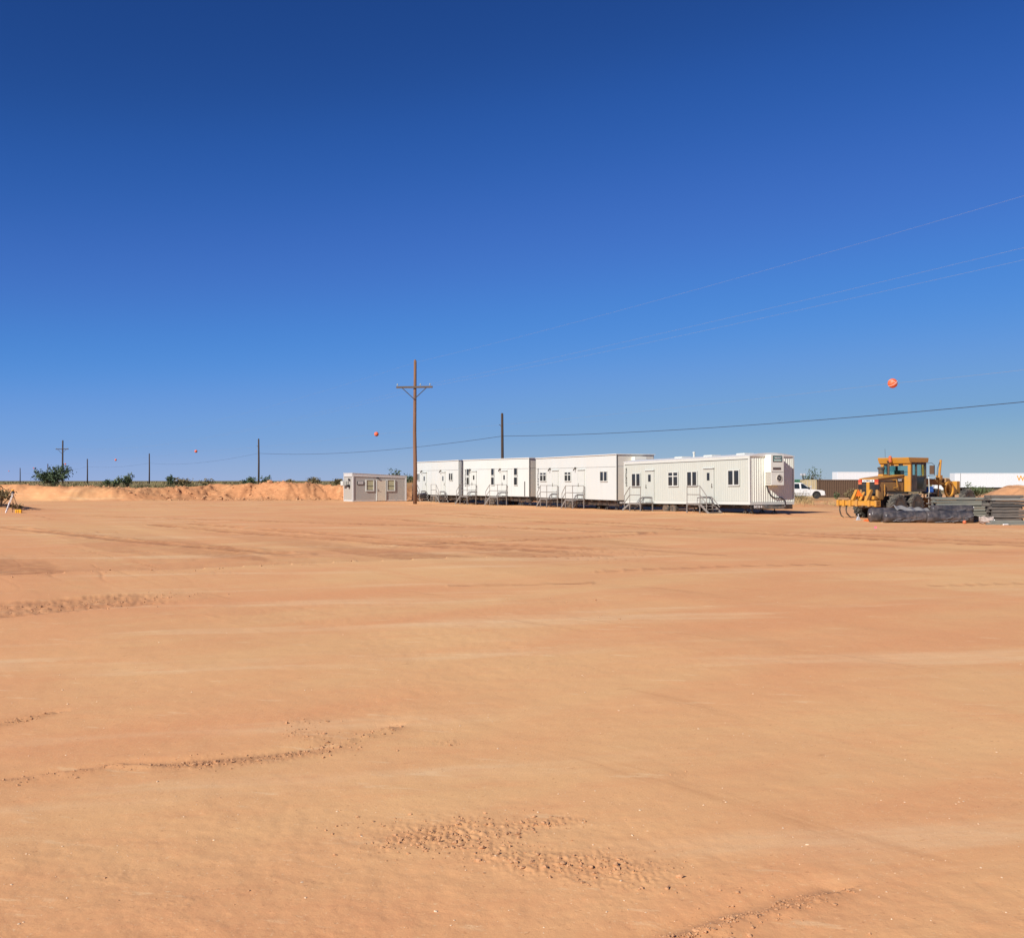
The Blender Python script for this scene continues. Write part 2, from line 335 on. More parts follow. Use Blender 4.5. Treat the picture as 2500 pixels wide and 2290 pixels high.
def surface(x, y):
    """pad detail: returns height, mask of kicked-up soil and bank darkening, vegetation mask"""
    h = base_height(x, y)
    r = np.hypot(x, y)
    front = (y > 0) & (r < 140)
    n6 = fbm(x*.16, y*.16, 3, 2); n7 = fbm(x*.9+4, y*.9, 3, 7)
    flat = 1 - sstep(90, 104, y)
    h = h + (n6-.5)*.07*flat + (n7-.5)*.014*flat
    h = h + (fbm(x*5, y*5, 3, 21)-.5)*.006*np.clip(14/np.maximum(r, 1), 0, 1)
    # shallow blade marks running along the grading passes
    s1 = x*.77+y*.63; s2 = x*.63-y*.77
    h = h + (fbm(s1*.14, s2*1.3, 3, 41)-.5)*.020*flat
    dist = np.zeros_like(x); veg = np.zeros_like(x)
    i = np.where(front)[0]; X = x[i]; Y = y[i]; hh = np.zeros_like(X); dd = np.zeros_like(X)
    wob = (fbm(X*1.5, Y*1.5, 3, 55)-.5)
    # scratches left by the blade
    w1 = X*.55-Y*.83; w2 = X*.83+Y*.55
    pm2 = sstep(.46, .60, fbm(X*.11, Y*.11+8, 3, 107))
    sc2 = np.exp(-((fbm(w1*.10, w2*.9, 3, 109)-.5)/.011)**2)*pm2*sstep(16, 26, Y)
    hh -= .015*sc2; dd += .60*sc2
    # gravelly crust in places
    gm = sstep(.5, .66, fbm(X*.25+11, Y*.25, 3, 121))
    hh += gm*(fbm(X*11, Y*11, 3, 123)-.5)*.006*np.clip(22/np.maximum(Y, 1), 0, 1)
    # the lip of the last graded lift: near side stands a hand higher
    d, sd, run = seg(X, Y, LIP); dd_ = d*sd
    fade = sstep(0, 2.5, run)*(1-sstep(14, 17, run)) if True else 1
    lipm = np.exp(-(np.maximum(d-.02, 0)/1.2)**2)
    wl = dd_ + wob*.35
    band = (1-sstep(0, 9, d))*(d < 9)
    hh += np.where(wl > 0, .045*np.exp(-d/3.0), 0.0)*(1-sstep(14.5, 17.5, run)) - np.where(wl <= 0, .03*np.exp(-d/3.5), 0.0)*(1-sstep(14.5, 17.5, run))
    rough = np.where(wl < 0, 1.0, 0.0)*np.exp(-d/5.5)*(1-sstep(13, 18, run))
    aa = X*.55-Y*.83; ab = X*.83+Y*.55
    bands = sstep(.44, .58, fbm(aa*.06, ab*.55, 4, 63))
    far_ = np.where(wl < 0, 1.0, .25)*np.exp(-np.maximum(d-2, 0)/14)
    dd += .35*rough+.55*bands*far_
    hh += bands*far_*(fbm(X*1.7, Y*1.7, 3, 67)-.5)*.035
    hh += rough*(fbm(X*2.6, Y*2.6, 3, 61)-.5)*.03
    # strip of rubble with tread marks at the left edge
    d, sd, run = seg(X, Y, [(-10.5, 13.2), (-7.6, 16.2), (-5.9, 17.6)])
    m = (1-sstep(.85, .98, d+wob*.3))*(1-sstep(5.8, 6.6, run))
    hh += m*((np.abs(fbm(X*6.2, Y*6.2, 3, 71)-.5)*2)*.04-.03); dd += .5*m
    cv = np.abs(((X*.8-Y*.6+np.abs(d)*.9) * 2.2) % 1.0 - .5)
    hh += m*np.exp(-((X+7.6)/.7)**2)*(cv-.25)*.05
    # ragged ridges of windrowed dirt
    for pts, amp, wd in ((RIDGE1, .024, .08), (RIDGE2, .024, .05), (RIDGE3, .024, .08)):
        d, sd, run = seg(X+wob*.18, Y+wob*.14, pts)
        rg = np.exp(-(d/wd)**2)*(.1+1.0*fbm(X*9, Y*9, 3, 81))*sstep(.3, .55, fbm(X*1.6, Y*1.6, 2, 83))*1.3
        hh += amp*rg; dd += .3*np.exp(-(d/(wd*2.2))**2)
        hh -= .018*np.exp(-((d*sd+wd*1.6)/(wd*1.1))**2)
    # kicked-up patches of clods
    for cx, cy, a, b, ang, st in PATCHES:
        ca, sa = math.cos(R(ang)), math.sin(R(ang))
        px = (X-cx)*ca+(Y-cy)*sa; py = -(X-cx)*sa+(Y-cy)*ca
        q = (px/a)**2+(py/b)**2
        k = q < 6
        if not k.any(): continue
        m = np.exp(-np.maximum(q[k]+wob[k]*2.2-.35, 0)*1.3)*st
        f = 24 if cy < 12 else 4
        nn = np.abs(fbm(X[k]*f, Y[k]*f, 3, int(91+cx*10))-.5)*2
        hh[k] += m*(nn*.019-.003)*(1 if cy < 12 else 1.5); dd[k] += .30*m
    # vehicle tracks
    for pts, wd in TRACKS:
        d, sd, run = seg(X+wob*.25, Y+wob*.25, pts)
        k = d < 2.2*wd
        g = np.exp(-(d[k]/(wd*.55))**2)
        lug = np.abs((run[k]*3.1) % 1.0-.5)
        hh[k] += (.4 if pts[0][1] < 30 else .8)*(-.03*g + .035*np.exp(-((d[k]-wd*.95)/(wd*.28))**2)*(.4+1.2*fbm(X[k]*1.4, Y[k]*1.4, 2, 5)) + g*(lug-.25)*.012)
        dd[k] += 1.0*np.exp(-(d[k]/wd)**2)*(.3+1.1*fbm(X[k]*.5, Y[k]*.5, 2, 15))
    # bank face: clods, runnels
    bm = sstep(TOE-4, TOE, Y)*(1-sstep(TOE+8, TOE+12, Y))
    hh += bm*((fbm(X*1.1, Y*1.1, 4, 25)-.5)*.34+(fbm(X*3.1, Y*3.1, 3, 27)-.5)*.16)
    gou = np.exp(-((vnoise((X+.75*(Y-TOE))*.75, Y*.05, 131)-.5)/.035)**2)*sstep(.42, .55, vnoise(X*.12, Y*.02, 133))
    hh -= bm*gou*.16; dd += bm*gou*.3
    hole = sstep(.66, .76, fbm(X*1.3, Y*1.3+5, 3, 29))
    hh -= bm*hole*.2; dd += bm*(.85+.15*hole)  # bank soil redder where cut, and darkened further to offset its sun-facing brightness
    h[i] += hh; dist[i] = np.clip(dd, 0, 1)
    nv = fbm(x*.5, y*.5, 3, 33)
    dist = np.maximum(dist, .6*np.exp(-((x-20.5)/5.2)**2-((y-72.5)/3.2)**2))
    veg = sstep(TOE+4.5, TOE+7.5, y+(nv-.5)*6)*(1-sstep(20, 40, x-(y-TOE)*.35))
    veg = np.maximum(veg, sstep(170, 230, np.hypot(x, y)))
    veg = np.maximum(veg, .45*np.exp(-((x-19.5)/4)**2-((y-74.5)/1.8)**2)*sstep(.4, .6, nv))
    return h, dist, veg

rs = [1.0]
while rs[-1] < 4.3: rs.append(rs[-1]*1.1)
while rs[-1] < 134: rs.append(rs[-1] + min(.3 if rs[-1] < 104 else .16, max(.0085, rs[-1]**2/2048)))
while rs[-1] < 14000: rs.append(rs[-1]*1.06)
rs = np.array(rs)
th = np.concatenate([np.linspace(-30, 30, 801), np.linspace(30, 330, 62)[1:-1]])*math.pi/180
NT = len(th); NR = len(rs)
gx = (rs[:, None]*np.sin(th)[None, :]).ravel(); gy = (rs[:, None]*np.cos(th)[None, :]).ravel()
gz, gd, gv = surface(gx, gy)
co = np.concatenate([np.stack([gx, gy, gz], 1), [[0, 0, 0]]]).astype(np.float32)
a = np.arange(NR-1)[:, None]*NT + np.arange(NT)[None, :]; b = np.arange(NR-1)[:, None]*NT + (np.arange(NT)[None, :]+1) % NT
quads = np.stack([a, b, b+NT, a+NT], -1).reshape(-1, 4)[:, ::-1]
tri = np.stack([np.full(NT, len(co)-1), (np.arange(NT)+1) % NT, np.arange(NT)], 1)
me = bpy.data.meshes.new("ground")
me.vertices.add(len(co)); me.vertices.foreach_set("co", co.ravel())
nq = len(quads); ntr = len(tri)
me.loops.add(nq*4+ntr*3); me.loops.foreach_set("vertex_index", np.concatenate([quads.ravel(), tri.ravel()]).astype(np.int32))
me.polygons.add(nq+ntr)
me.polygons.foreach_set("loop_start", np.concatenate([np.arange(nq)*4, nq*4+np.arange(ntr)*3]).astype(np.int32))
me.polygons.foreach_set("use_smooth", np.ones(nq+ntr, dtype=bool))
me.update(calc_edges=True); me.validate()
for nm, arr in (("disturbed_dimmed", gd), ("vegetation", gv)):
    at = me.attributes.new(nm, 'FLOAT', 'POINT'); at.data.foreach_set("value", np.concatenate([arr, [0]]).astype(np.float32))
ground = bpy.data.objects.new("ground", me); COL.objects.link(ground); tag(ground, kind='structure')

def ground_material():
    m = bpy.data.materials.new("red sandy dirt"); m.use_nodes = True
    n = m.node_tree.nodes; l = m.node_tree.links; p = n["Principled BSDF"]
    p.inputs["Roughness"].default_value = 0.95; p.inputs["Specular IOR Level"].default_value = 0.15
    tc = n.new("ShaderNodeTexCoord")
    def noise(scale, detail=5, rough=.55, rot=0, st=(1, 1, 1)):
        mp = n.new("ShaderNodeMapping"); mp.vector_type = 'TEXTURE'; mp.inputs["Rotation"].default_value = (0, 0, rot); mp.inputs["Scale"].default_value = st
        l.new(tc.outputs["Object"], mp.inputs[0])
        z = n.new("ShaderNodeTexNoise"); z.inputs["Scale"].default_value = scale; z.inputs["Detail"].default_value = detail; z.inputs["Roughness"].default_value = rough
        l.new(mp.outputs[0], z.inputs["Vector"]); return z.outputs[0]
    def ramp(src, a, b, lo=0, hi=1):
        r = n.new("ShaderNodeMapRange"); r.interpolation_type = 'SMOOTHSTEP'
        r.inputs[1].default_value = a; r.inputs[2].default_value = b; r.inputs[3].default_value = lo; r.inputs[4].default_value = hi
        l.new(src, r.inputs[0]); return r.outputs[0]
    def mixc(f, c1, c2):
        x = n.new("ShaderNodeMixRGB")
        for i, c in ((1, c1), (2, c2)):
            if isinstance(c, tuple): x.inputs[i].default_value = (*c, 1)
            else: l.new(c, x.inputs[i])
        if isinstance(f, float): x.inputs[0].default_value = f
        else: l.new(f, x.inputs[0])
        return x.outputs[0]
    def math_(op, a, b):
        x = n.new("ShaderNodeMath"); x.operation = op
        for i, c in ((0, a), (1, b)):
            if isinstance(c, (int, float)): x.inputs[i].default_value = c
            else: l.new(c, x.inputs[i])
        return x.outputs[0]
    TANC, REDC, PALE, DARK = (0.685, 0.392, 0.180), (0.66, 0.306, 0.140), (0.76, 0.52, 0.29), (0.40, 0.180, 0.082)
    big = ramp(noise(.35, 5, .55, R(39), (3.2, 1, 1)), .36, .66)
    c = mixc(big, TANC, REDC)
    mid = ramp(noise(.16, 5, .6, R(-56), (5, 1, 1)), .46, .64, 0, .9)
    c = mixc(mid, c, REDC)
    pal = ramp(noise(.55, 6, .62, R(12), (6, 1, 1)), .52, .68, 0, .62)
    c = mixc(pal, c, PALE)
    st1 = ramp(noise(.55, 6, .65, R(-56), (9, 1, 1)), .54, .70, 0, .7)
    c = mixc(st1, c, REDC)
    st2 = ramp(noise(1.3, 6, .65, R(-50), (12, 1, 1)), .60, .72, 0, .45)
    c = mixc(st2, c, DARK)
    st3 = ramp(noise(1.1, 6, .65, R(33), (8, 1, 1)), .58, .72, 0, .35)
    c = mixc(st3, c, REDC)
    st4 = ramp(noise(3.2, 7, .7, R(5), (3.5, 1, 1)), .50, .66, 0, .38)
    c = mixc(st4, c, REDC)
    st5 = ramp(noise(4.5, 7, .7, R(-12), (4, 1, 1)), .60, .67, 0, .5)
    c = mixc(st5, c, PALE)
    st6 = ramp(noise(6.0, 7, .72, R(20), (2.5, 1, 1)), .63, .69, 0, .45)
    c = mixc(st6, c, DARK)
    fin = ramp(noise(16, 5, .7), .3, .75, 0, .35)
    c = mixc(fin, c, TANC)
    spk = ramp(noise(42, 3, .6), .63, .70, 0, .55)
    c = mixc(spk, c, PALE)
    spd = ramp(noise(30, 4, .62), .63, .70, 0, .5)
    c = mixc(spd, c, DARK)
    at = n.new("ShaderNodeAttribute"); at.attribute_name = "disturbed_dimmed"
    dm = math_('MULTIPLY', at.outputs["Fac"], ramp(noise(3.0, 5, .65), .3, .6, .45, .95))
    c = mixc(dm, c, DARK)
    av = n.new("ShaderNodeAttribute"); av.attribute_name = "vegetation"
    gcol = mixc(ramp(noise(.12, 6, .65), .35, .65), (0.13, 0.115, 0.05), (0.30, 0.22, 0.11))
    c = mixc(av.outputs["Fac"], c, gcol)
    l.new(c, p.inputs["Base Color"])
    hsum = math_('ADD', math_('MULTIPLY', noise(60, 5, .7), .5), math_('MULTIPLY', noise(11, 5, .65, R(35), (1.6, 1, 1)), 1.0))
    bp = n.new("ShaderNodeBump"); bp.inputs["Strength"].default_value = .38; bp.inputs["Distance"].default_value = .012
    l.new(hsum, bp.inputs["Height"]); l.new(bp.outputs[0], p.inputs["Normal"])
    return m
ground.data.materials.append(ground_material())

# loose clods and pebbles: nobody could count them
ICO = None
def ico():
    global ICO
    if ICO is None:
        t = (1+5**.5)/2
        v = np.array([(-1,t,0),(1,t,0),(-1,-t,0),(1,-t,0),(0,-1,t),(0,1,t),(0,-1,-t),(0,1,-t),(t,0,-1),(t,0,1),(-t,0,-1),(-t,0,1)])/1.9
        f = [(0,11,5),(0,5,1),(0,1,7),(0,7,10),(0,10,11),(1,5,9),(5,11,4),(11,10,2),(10,7,6),(7,1,8),(3,9,4),(3,4,2),(3,2,6),(3,6,8),(3,8,9),(4,9,5),(2,4,11),(6,2,10),(8,6,7),(9,8,1)]
        ICO = (v, f)
    return ICO
def scatter(name, pts, sizes, m, seed, squash=.6, angular=.35):
    rng = np.random.default_rng(seed); v, f = ico(); n = len(pts)
    sc = sizes[:, None, None]*(1+rng.uniform(-angular, angular, (n, 12, 3)))
    el = np.stack([rng.uniform(.8, 1.5, n), rng.uniform(.7, 1.1, n), np.full(n, squash)*rng.uniform(.7, 1.2, n)], 1)[:, None, :]
    q = v[None]*sc*el
    an = rng.uniform(0, 6.28, n); c, s_ = np.cos(an)[:, None], np.sin(an)[:, None]
    qx = q[:, :, 0]*c-q[:, :, 1]*s_; qy = q[:, :, 0]*s_+q[:, :, 1]*c
    q = np.stack([qx, qy, q[:, :, 2]], 2)+pts[:, None, :]
    b = MB(); b.v = [tuple(p) for p in q.reshape(-1, 3)]
    b.f = [tuple(12*i+k for k in t) for i in range(n) for t in f]
    return b.build(name, m, recalc=False)
rng = np.random.default_rng(4)
P = []; Z = []
for cx, cy, a_, b_, ang, st in PATCHES:
    n = int((380 if cy < 12 else 120)*st*st*min(1.6, max(.15, a_*b_/.1)))
    u = rng.normal(0, .62, n)*a_*1.15; w = rng.normal(0, .62, n)*b_*1.15
    ca, sa = math.cos(R(ang)), math.sin(R(ang))
    P += list(zip(cx+u*ca-w*sa, cy+u*sa+w*ca)); Z += list(np.clip(rng.lognormal(-5.45, .6, n), .002, .016)*(1 if cy < 12 else 1.7))
for _ in range(900):
    bx_ = rng.uniform(-62, -5); by_ = TOE-1.5+rng.uniform(0, 6); P.append((bx_, by_)); Z.append(float(np.clip(rng.lognormal(-2.7, .5), .03, .22)))
def along(pts, n, sp, mean):
    for _ in range(n):
        k = rng.integers(len(pts)-1); t = rng.random(); (ax, ay), (bx, by) = pts[k], pts[k+1]
        P.append((ax+(bx-ax)*t+rng.normal(0, sp), ay+(by-ay)*t+rng.normal(0, sp))); Z.append(float(np.clip(rng.lognormal(mean, .5), .002, .018 if mean < -5 else .03)))
along(RIDGE1, 420, .075, -5.5); along(RIDGE2, 110, .045, -5.4); along(RIDGE3, 300, .06, -5.4)
along([(-10.0, 13.7), (-7.6, 16.2), (-5.9, 17.6)], 420, .45, -4.75)
along([(-10.7, 21.2), (-6.8, 23.2), (-3.8, 24.9)], 50, .4, -4.3)
P = np.array(P); Z = np.array(Z)
hz = surface(P[:, 0], P[:, 1])[0]
tag(scatter("dirt_clods", np.column_stack([P, hz+Z*.25]), Z, M['clod'], 8, .75, .45), "small reddish clods of dirt strewn in kicked-up patches on the bare pad", "dirt clods", kind='stuff')
n = 2600
yy = 4.2*np.exp(rng.random(n)*1.7); xx = (rng.random(n)*1.16-.58)*yy
keep = fbm(xx*.7, yy*.7, 3, 77) > .40+.2*rng.random(len(xx)); xx = xx[keep]; yy = yy[keep]
zz = np.clip(rng.lognormal(-5.9, .55, len(xx)), .0016, .009)
tag(scatter("pebbles", np.column_stack([xx, yy, surface(xx, yy)[0]+zz*.15]), zz, M['pebble'], 9, .55), "pale pebbles scattered over the sandy dirt near the viewer", "pebbles", kind='stuff')

# ------------------------------------------------------------------ office trailers
def P_tr(px0, y0, a): return px0, y0, R(a)-math.pi/2

def rib_strip(b, L, z0, z1, pitch, depth, along='x', off=0.0, x0=0.0):
    """corrugated sheet facing -y (along x) or +x (along y)"""
    prof = []; u = 0.0
    while u < L-1e-6:
        for du, d in ((0, 0), (.35, 0), (.5, depth), (.85, depth)):
            if u+du*pitch < L: prof.append((u+du*pitch, d))
        u += pitch
    prof.append((L, 0))
    vs = []
    for u, d in prof:
        for z in (z0, z1):
            vs.append((x0-u, -(off+d), z) if along == 'x' else (x0+off+d, u, z))
    b.add(vs, [(2*i, 2*i+2, 2*i+3, 2*i+1) for i in range(len(prof)-1)])
    return b

def roof_prism(b, x0, x1, W, z, over, rise, th=.05):
    pts = []; n = 14 if rise > .03 else 1
    for i in range(n+1):
        y = -over+(W+2*over)*i/n; pts.append((y, z+th+rise*(1-(2*i/n-1)**2) if n > 1 else z+th))
    pts += [(W+over, z), (-over, z)]
    return b.prism(pts, 'x', x0, x1)

def trailer_window(root, x0, x1, z0, z1, bars=1, cross=False, dark=True, blind=0.0):
    f = MB(); t = .05; y0, y1 = -.085, -.02
    f.box(x0-t, x1+t, y0, y1, z0-t-.02, z0); f.box(x0-t, x1+t, y0, y1, z1, z1+t)
    f.box(x0-t, x0, y0, y1, z0, z1); f.box(x1, x1+t, y0, y1, z0, z1)
    for k in range(bars):
        xm = x0+(x1-x0)*(k+1)/(bars+1); f.box(xm-.045, xm+.045, y0, y1, z0, z1)
    if cross: f.box(x0, x1, y0+.01, y1, z1-.28*(z1-z0)-.03, z1-.28*(z1-z0)+.03)
    w = f.build('window', M['trim'], root)
    g = MB(); g.box(x0+.002, x1-.002, -.05, -.03, z0+.002, z1-.002); g.build('pane', M['glass'], w)
    d = MB(); e = .022
    d.box(x0, x1, -.062, -.0505, z0, z0+e); d.box(x0, x1, -.062, -.0505, z1-e, z1)
    d.box(x0, x0+e, -.062, -.0505, z0+e, z1-e); d.box(x1-e, x1, -.062, -.0505, z0+e, z1-e)
    d.build('pane_frame', M['frame_dark'], w)
    return w

def trailer_door(root, x0, x1, z0, z1, win, handle_x, hood=True, lamp_x=None, m=None):
    b = MB(); b.box(x0, x1, -.075, -.012, z0, z1)
    d = b.build('door', m or M['trim'], root)
    f = MB(); t = .045
    f.box(x0-t, x0-.004, -.09, -.012, z0, z1+t); f.box(x1+.004, x1+t, -.09, -.012, z0, z1+t); f.box(x0-.004, x1+.004, -.09, -.012, z1+.004, z1+t)
    f.build('door_frame', M['trim'], d)
    if win:
        wx0, wx1, wz0, wz1 = win
        MB().box(wx0, wx1, -.086, -.0765, wz0, wz1).build('door_window', M['glass'], d)
    h = MB(); h.tube([(handle_x, -.075, z0+.98), (handle_x, -.12, z0+.98), (handle_x+.09, -.12, z0+.95)], .018, 6)
    h.box(handle_x-.03, handle_x+.03, -.088, -.0765, z0+.9, z0+1.16)
    h.build('handle', M['darkgrey'], d)
    if hood:
        k = MB(); k.prism([(-.012, z1+.16), (-.16, z1+.10), (-.16, z1+.075), (-.012, z1+.075)], 'x', x0-.08, x1+.08)
        k.build('rain_hood', M['trim'], root)
    if lamp_x is not None:
        k = MB(); k.box(lamp_x-.09, lamp_x+.09, -.10, -.012, z1+.16, z1+.30); k.tube([(lamp_x, -.1, z1+.2), (lamp_x, -.19, z1+.12), (lamp_x, -.19, z1+.03)], .05, 8)
        k.build('porch_lamp', M['darkgrey'], root)

def trailer_running_gear(root, L, W, zb, wheels, zg, jacks, hitch=True):
    c = MB()
    dp = .27 if L > 12 and L < 13.5 else .42
    for y in (.35, W-.65): c.box(-L+.1, -.05, y, y+.12, zb-dp, zb-.03)
    for x in np.arange(-L+.3, -.2, 1.25): c.box(x, x+.08, .05, W-.05, zb-.13, zb-.031)
    c.box(-.10, .02, .1, W-.1, zb-.30, zb-.02)
    if hitch:
        c.bar((-.0, .9, zb-.17), (1.05, W/2-.05, zb-.2), .1, .16); c.bar((0, W-.9, zb-.17), (1.05, W/2+.05, zb-.2), .1, .16)
        c.box(.95, 1.2, W/2-.09, W/2+.09, zb-.28, zb-.1)
    c.build('chassis', M['chassis'], root)
    for x in wheels:
        for y in (.12, W-.36):
            w = MB(); r = .34
            w.lathe([(r*.55, 0), (r*.93, .0), (r, .04), (r, .2), (r*.93, .24), (r*.55, .24)], 'y', 20, (x, y, zg+r-.04))
            t = w.build('wheel', M['tyre'], root, smooth=False)
            q = MB(); q.lathe([(.03, .015), (.08, .0), (r*.35, .03), (r*.54, .06), (r*.54, .18)], 'y', 16, (x, y, zg+r-.04)); q.build('rim', M['rim'], t)
    for x, y in jacks:
        j = MB(); zt = zb-.26
        for dx, dy in ((-.17, -.15), (.17, -.15), (0, .2)): j.bar((x+dx, y+dy, zg), (x, y, zt-.07), .035)
        j.tube([(x, y, zt-.12), (x, y, zt+.02)], .03, 8)
        j.build('jack_stand', M['darkgrey'], root)

def office_trailer(label, X0, Y0, a, L, W, zb, Hh, style, pitch_deg=0.0):
    root = bpy.data.objects.new('office_trailer', None); COL.objects.link(root)
    rot = Matrix.Rotation(R(a)-math.pi/2, 4, 'Z') @ Matrix.Rotation(R(pitch_deg), 4, 'Y')
    root.matrix_world = Matrix.Translation((X0, Y0, 0)) @ rot
    tag(root, label, 'office trailer', 'white office trailers standing in a row')
    zt = zb+Hh
    if style == 'ribbed':
        b = MB(); b.box(-L, -.015, .015, W-.01, zb, zt-.06)
        rib_strip(b, L-.02, zb+.16, zt-.25, .2, .009, 'x', .0, -.01)
        body = b.build('body', M['cream'], root)
        e = MB(); rib_strip(e, W, zb+.12, zt-.12, .165, .017, 'y', .0, 0.0)
        pts = [(0, zt-.12)] + [(W*i/12, zt-.02+.17*(1-(2*i/12-1)**2)) for i in range(13)] + [(W, zt-.12)]
        e.prism(pts, 'x', -.014, .004)
        e.build('end_wall', M['cream_end_lifted'], root)
        r = MB(); roof_prism(r, -L-.06, .07, W, zt-.03, .05, .18, .04); r.build('roof', M['roofgrey'], root)
        t = MB(); t.box(-L, .045, -.03, -.001, zt-.16, zt-.035); t.box(-L, .0, -.022, .0, zb-.03, zb+.15)
        t.box(-.09, .05, -.034, -.002, zb-.03, zt-.165); t.box(.005, .048, 0, W, zb-.04, zb+.11); t.box(.005, .05, W-.07, W+.03, zb+.115, zt-.1); t.box(-L-.02, -L+.09, -.034, -.002, zb+.155, zt-.165)
        t.build('trim', M['trim'], root)
        s = MB(); s.box(-L+.1, -.1, -.012, .0, zt-.185, zt-.165); s.build('seam', M['seam'], root)
    else:
        b = MB(); b.box(-L, -.01, .01, W, zb, zt)
        body = b.build('body', M['white'], root)
        p = MB()
        zs = zb+Hh*.735
        n = max(3, int(round(L/2.45)))
        for i in range(n):
            x0 = -L+i*L/n; x1 = x0+L/n
            p.box(x0+.006, x1-.006, -.012, .009, zb+.02, zs-.012)
        p.box(-L+.006, -.006, -.012, .009, zs+.012, zt-.07)
        p.build('wall_panels', M['white'], root)
        s = MB(); s.box(-L, -.01, -.004, .0095, zs-.012, zs+.012); s.build('seam', M['seam'], root)
        e = MB()
        if style == 'slat':
            rib_strip(e, W, zb+.05, zt-.05, .20, .06, 'y', .0, -.004)
        else:
            for y0, y1, z0, z1 in ((.12, W-.05, zb+.03, zb+Hh*.73), (.12, W-.05, zb+Hh*.75, zt-.08)): e.box(-.011, .008, y0, y1, z0, z1)
        e.build('end_wall', M['endgrey'] if style != 'slat' else M['white'], root)
        r = MB(); roof_prism(r, -L-.08, .08, W, zt, .07, .02, .06); r.build('roof', M['roofgrey'], root)
        t = MB(); t.box(-.07, .012, -.03, .011, zb, zt-.001); t.build('corner_trim', M['trim'], root)
        t = MB(); t.box(-L-.01, -L+.06, -.03, .0, zb, zt-.001); t.build('corner_trim', M['trim'], root)
        s = MB(); s.box(-.0105, .016, .035, .10, zb+.05, zt-.02); s.build('corner_gap', M['seam'], root)
    return root

def ac_unit(root, y0, y1, z0, z1, d, sign):
    b = MB(); b.box(.005, d, y0, y1, z0, z1)
    k = b.build('air_conditioner', M['acgrey'], root, bevel=.012)
    t = MB(); t.box(d, d+.006, y0+.05, y1-.05, z0+(z1-z0)*.43, z0+(z1-z0)*.435+.012); t.build('panel_seam', M['seam'], k)
    lv = MB(); zl0, zl1 = z0+.06, z0+(z1-z0)*.42
    for i in range(9):
        x = .09+i*(d-.16)/8.; lv.box(x-.012, x+.012, y0-.014, y0+.004, zl0, zl1)
    lv.build('side_louvre', M['endgrey'], k)
    lb = MB(); lb.box(.055, d-.03, y0-.004, y0-.0012, zl0-.02, zl1+.02); lb.build('louvre_back', M['frame_dark'], k)
    gr = MB()
    for i in range(5):
        z = z0+(z1-z0)*.51+i*.03; gr.box(d, d+.012, y0+.14, y1-.22, z, z+.016)
    gr.build('vent_grille', M['rust'], k)
    fy, fz, fr = y0+(y1-y0)*.64, z0+(z1-z0)*.235, .225
    f = MB(); f.lathe([(fr-.05, d-.01), (fr-.05, d+.02), (fr, d+.02), (fr, d-.01)], 'x', 28, (0, fy, fz)); fg = f.build('fan_ring', M['endgrey'], k)
    f = MB(); f.lathe([(.001, d+.004), (fr-.05, d+.004)], 'x', 28, (0, fy, fz)); f.build('fan_recess', M['black'], k)
    f = MB()
    for i in range(4):
        an = math.pi/4+i*math.pi/2+.3
        for da in (-.22, .0, .22): f.bar((d+.011, fy+.05*math.cos(an), fz+.05*math.sin(an)), (d+.013, fy+(fr-.06)*math.cos(an+da), fz+(fr-.06)*math.sin(an+da)), .035, .004, up=(1, 0, 0))
    f.lathe([(.06, d+.005), (.06, d+.028)], 'x', 16, (0, fy, fz)); f.build('fan_blades', M['steel'], k)
    if sign:
        sy0, sy1, sz0, sz1 = y0+.15, y1-.14, z1-.40, z1-.05
        b = MB(); b.box(d, d+.016, sy0, sy1, sz0, sz1); s = b.build('sign', M['ink'], k)
        b = MB(); b.box(d+.016, d+.021, sy0+.05, sy1-.05, sz0+.04, sz1-.045); b.build('sign_face', M['teal'], s)
        b = MB(); b.box(d+.021, d+.026, sy0+.085, sy1-.085, sz0+.145, sz1-.075); b.build('sign_band', M['ink'], s, bevel=.0)
        b = MB(); b.box(d+.021, d+.026, sy0+.09, sy1-.10, sz0+.065, sz0+.10); b.build('sign_strip', M['acgrey'], s)
        text('WILLSCOT', .088, M['letter_white'], s, axes((0, 1, 0), (0, 0, 1), (d+.03, (sy0+sy1)/2, (sz0+.145+sz1-.075)/2)), 'lettering', 1.0, .003)
    return k

def edge_lettering(root, x, zmid, size, spacing):
    text('WILLSCOT', size, M['ink'], root, axes((0, 0, -1), (1, 0, 0), (x, -.034, zmid)), 'lettering', spacing, .005)

# the ribbed trailer nearest the grader
T4 = office_trailer('cream ribbed office trailer with a tall air conditioner on its end, nearest the grader', 13.55, 58.3, 26.6, 13.07, 3.23, .67, 2.76, 'ribbed', -0.7)
zb = .67
k = 13.07/13.54
for s0, s1 in ((12.54, 11.42), (8.18, 7.04), (6.11, 5.01), (1.97, .86)):
    trailer_window(T4, -s0*k+.06, -s1*k-.06, zb+1.12, zb+1.94, 1, cross=(s0 == 8.18))
trailer_door(T4, -10.82*k, -9.86*k, zb+.05, zb+2.04, (-10.45*k, -10.15*k, zb+1.40, zb+1.86), -10.72*k, m=M['cream'])
trailer_door(T4, -4.33*k, -3.38*k, zb+.05, zb+2.04, (-3.98*k, -3.72*k, zb+1.40, zb+1.86), -3.5*k, m=M['cream'])
edge_lettering(T4, -12.8, 2.40, .23, 1.18)
ac_unit(T4, 1.10, 2.05, 1.74, 3.48, .53, True)
trailer_running_gear(T4, 13.07, 3.23, zb, (-8.74*k, -7.92*k), .04, ((-11.8, .6), (-6.7, .6), (-6.0, .6), (-5.0, .6), (-1.1, .6), (-.55, .6), (-.35, 2.1), (-2.0, 2.6)))
for s0, s1 in ((8.3, 7.45), (5.16, 4.29), (1.91, 1.12)):
    b = MB(); b.box(-s0*k, -s1*k, .5, 1.3, 3.42, 3.64); b.build('roof_vent', M['trim'], T4, bevel=.06)
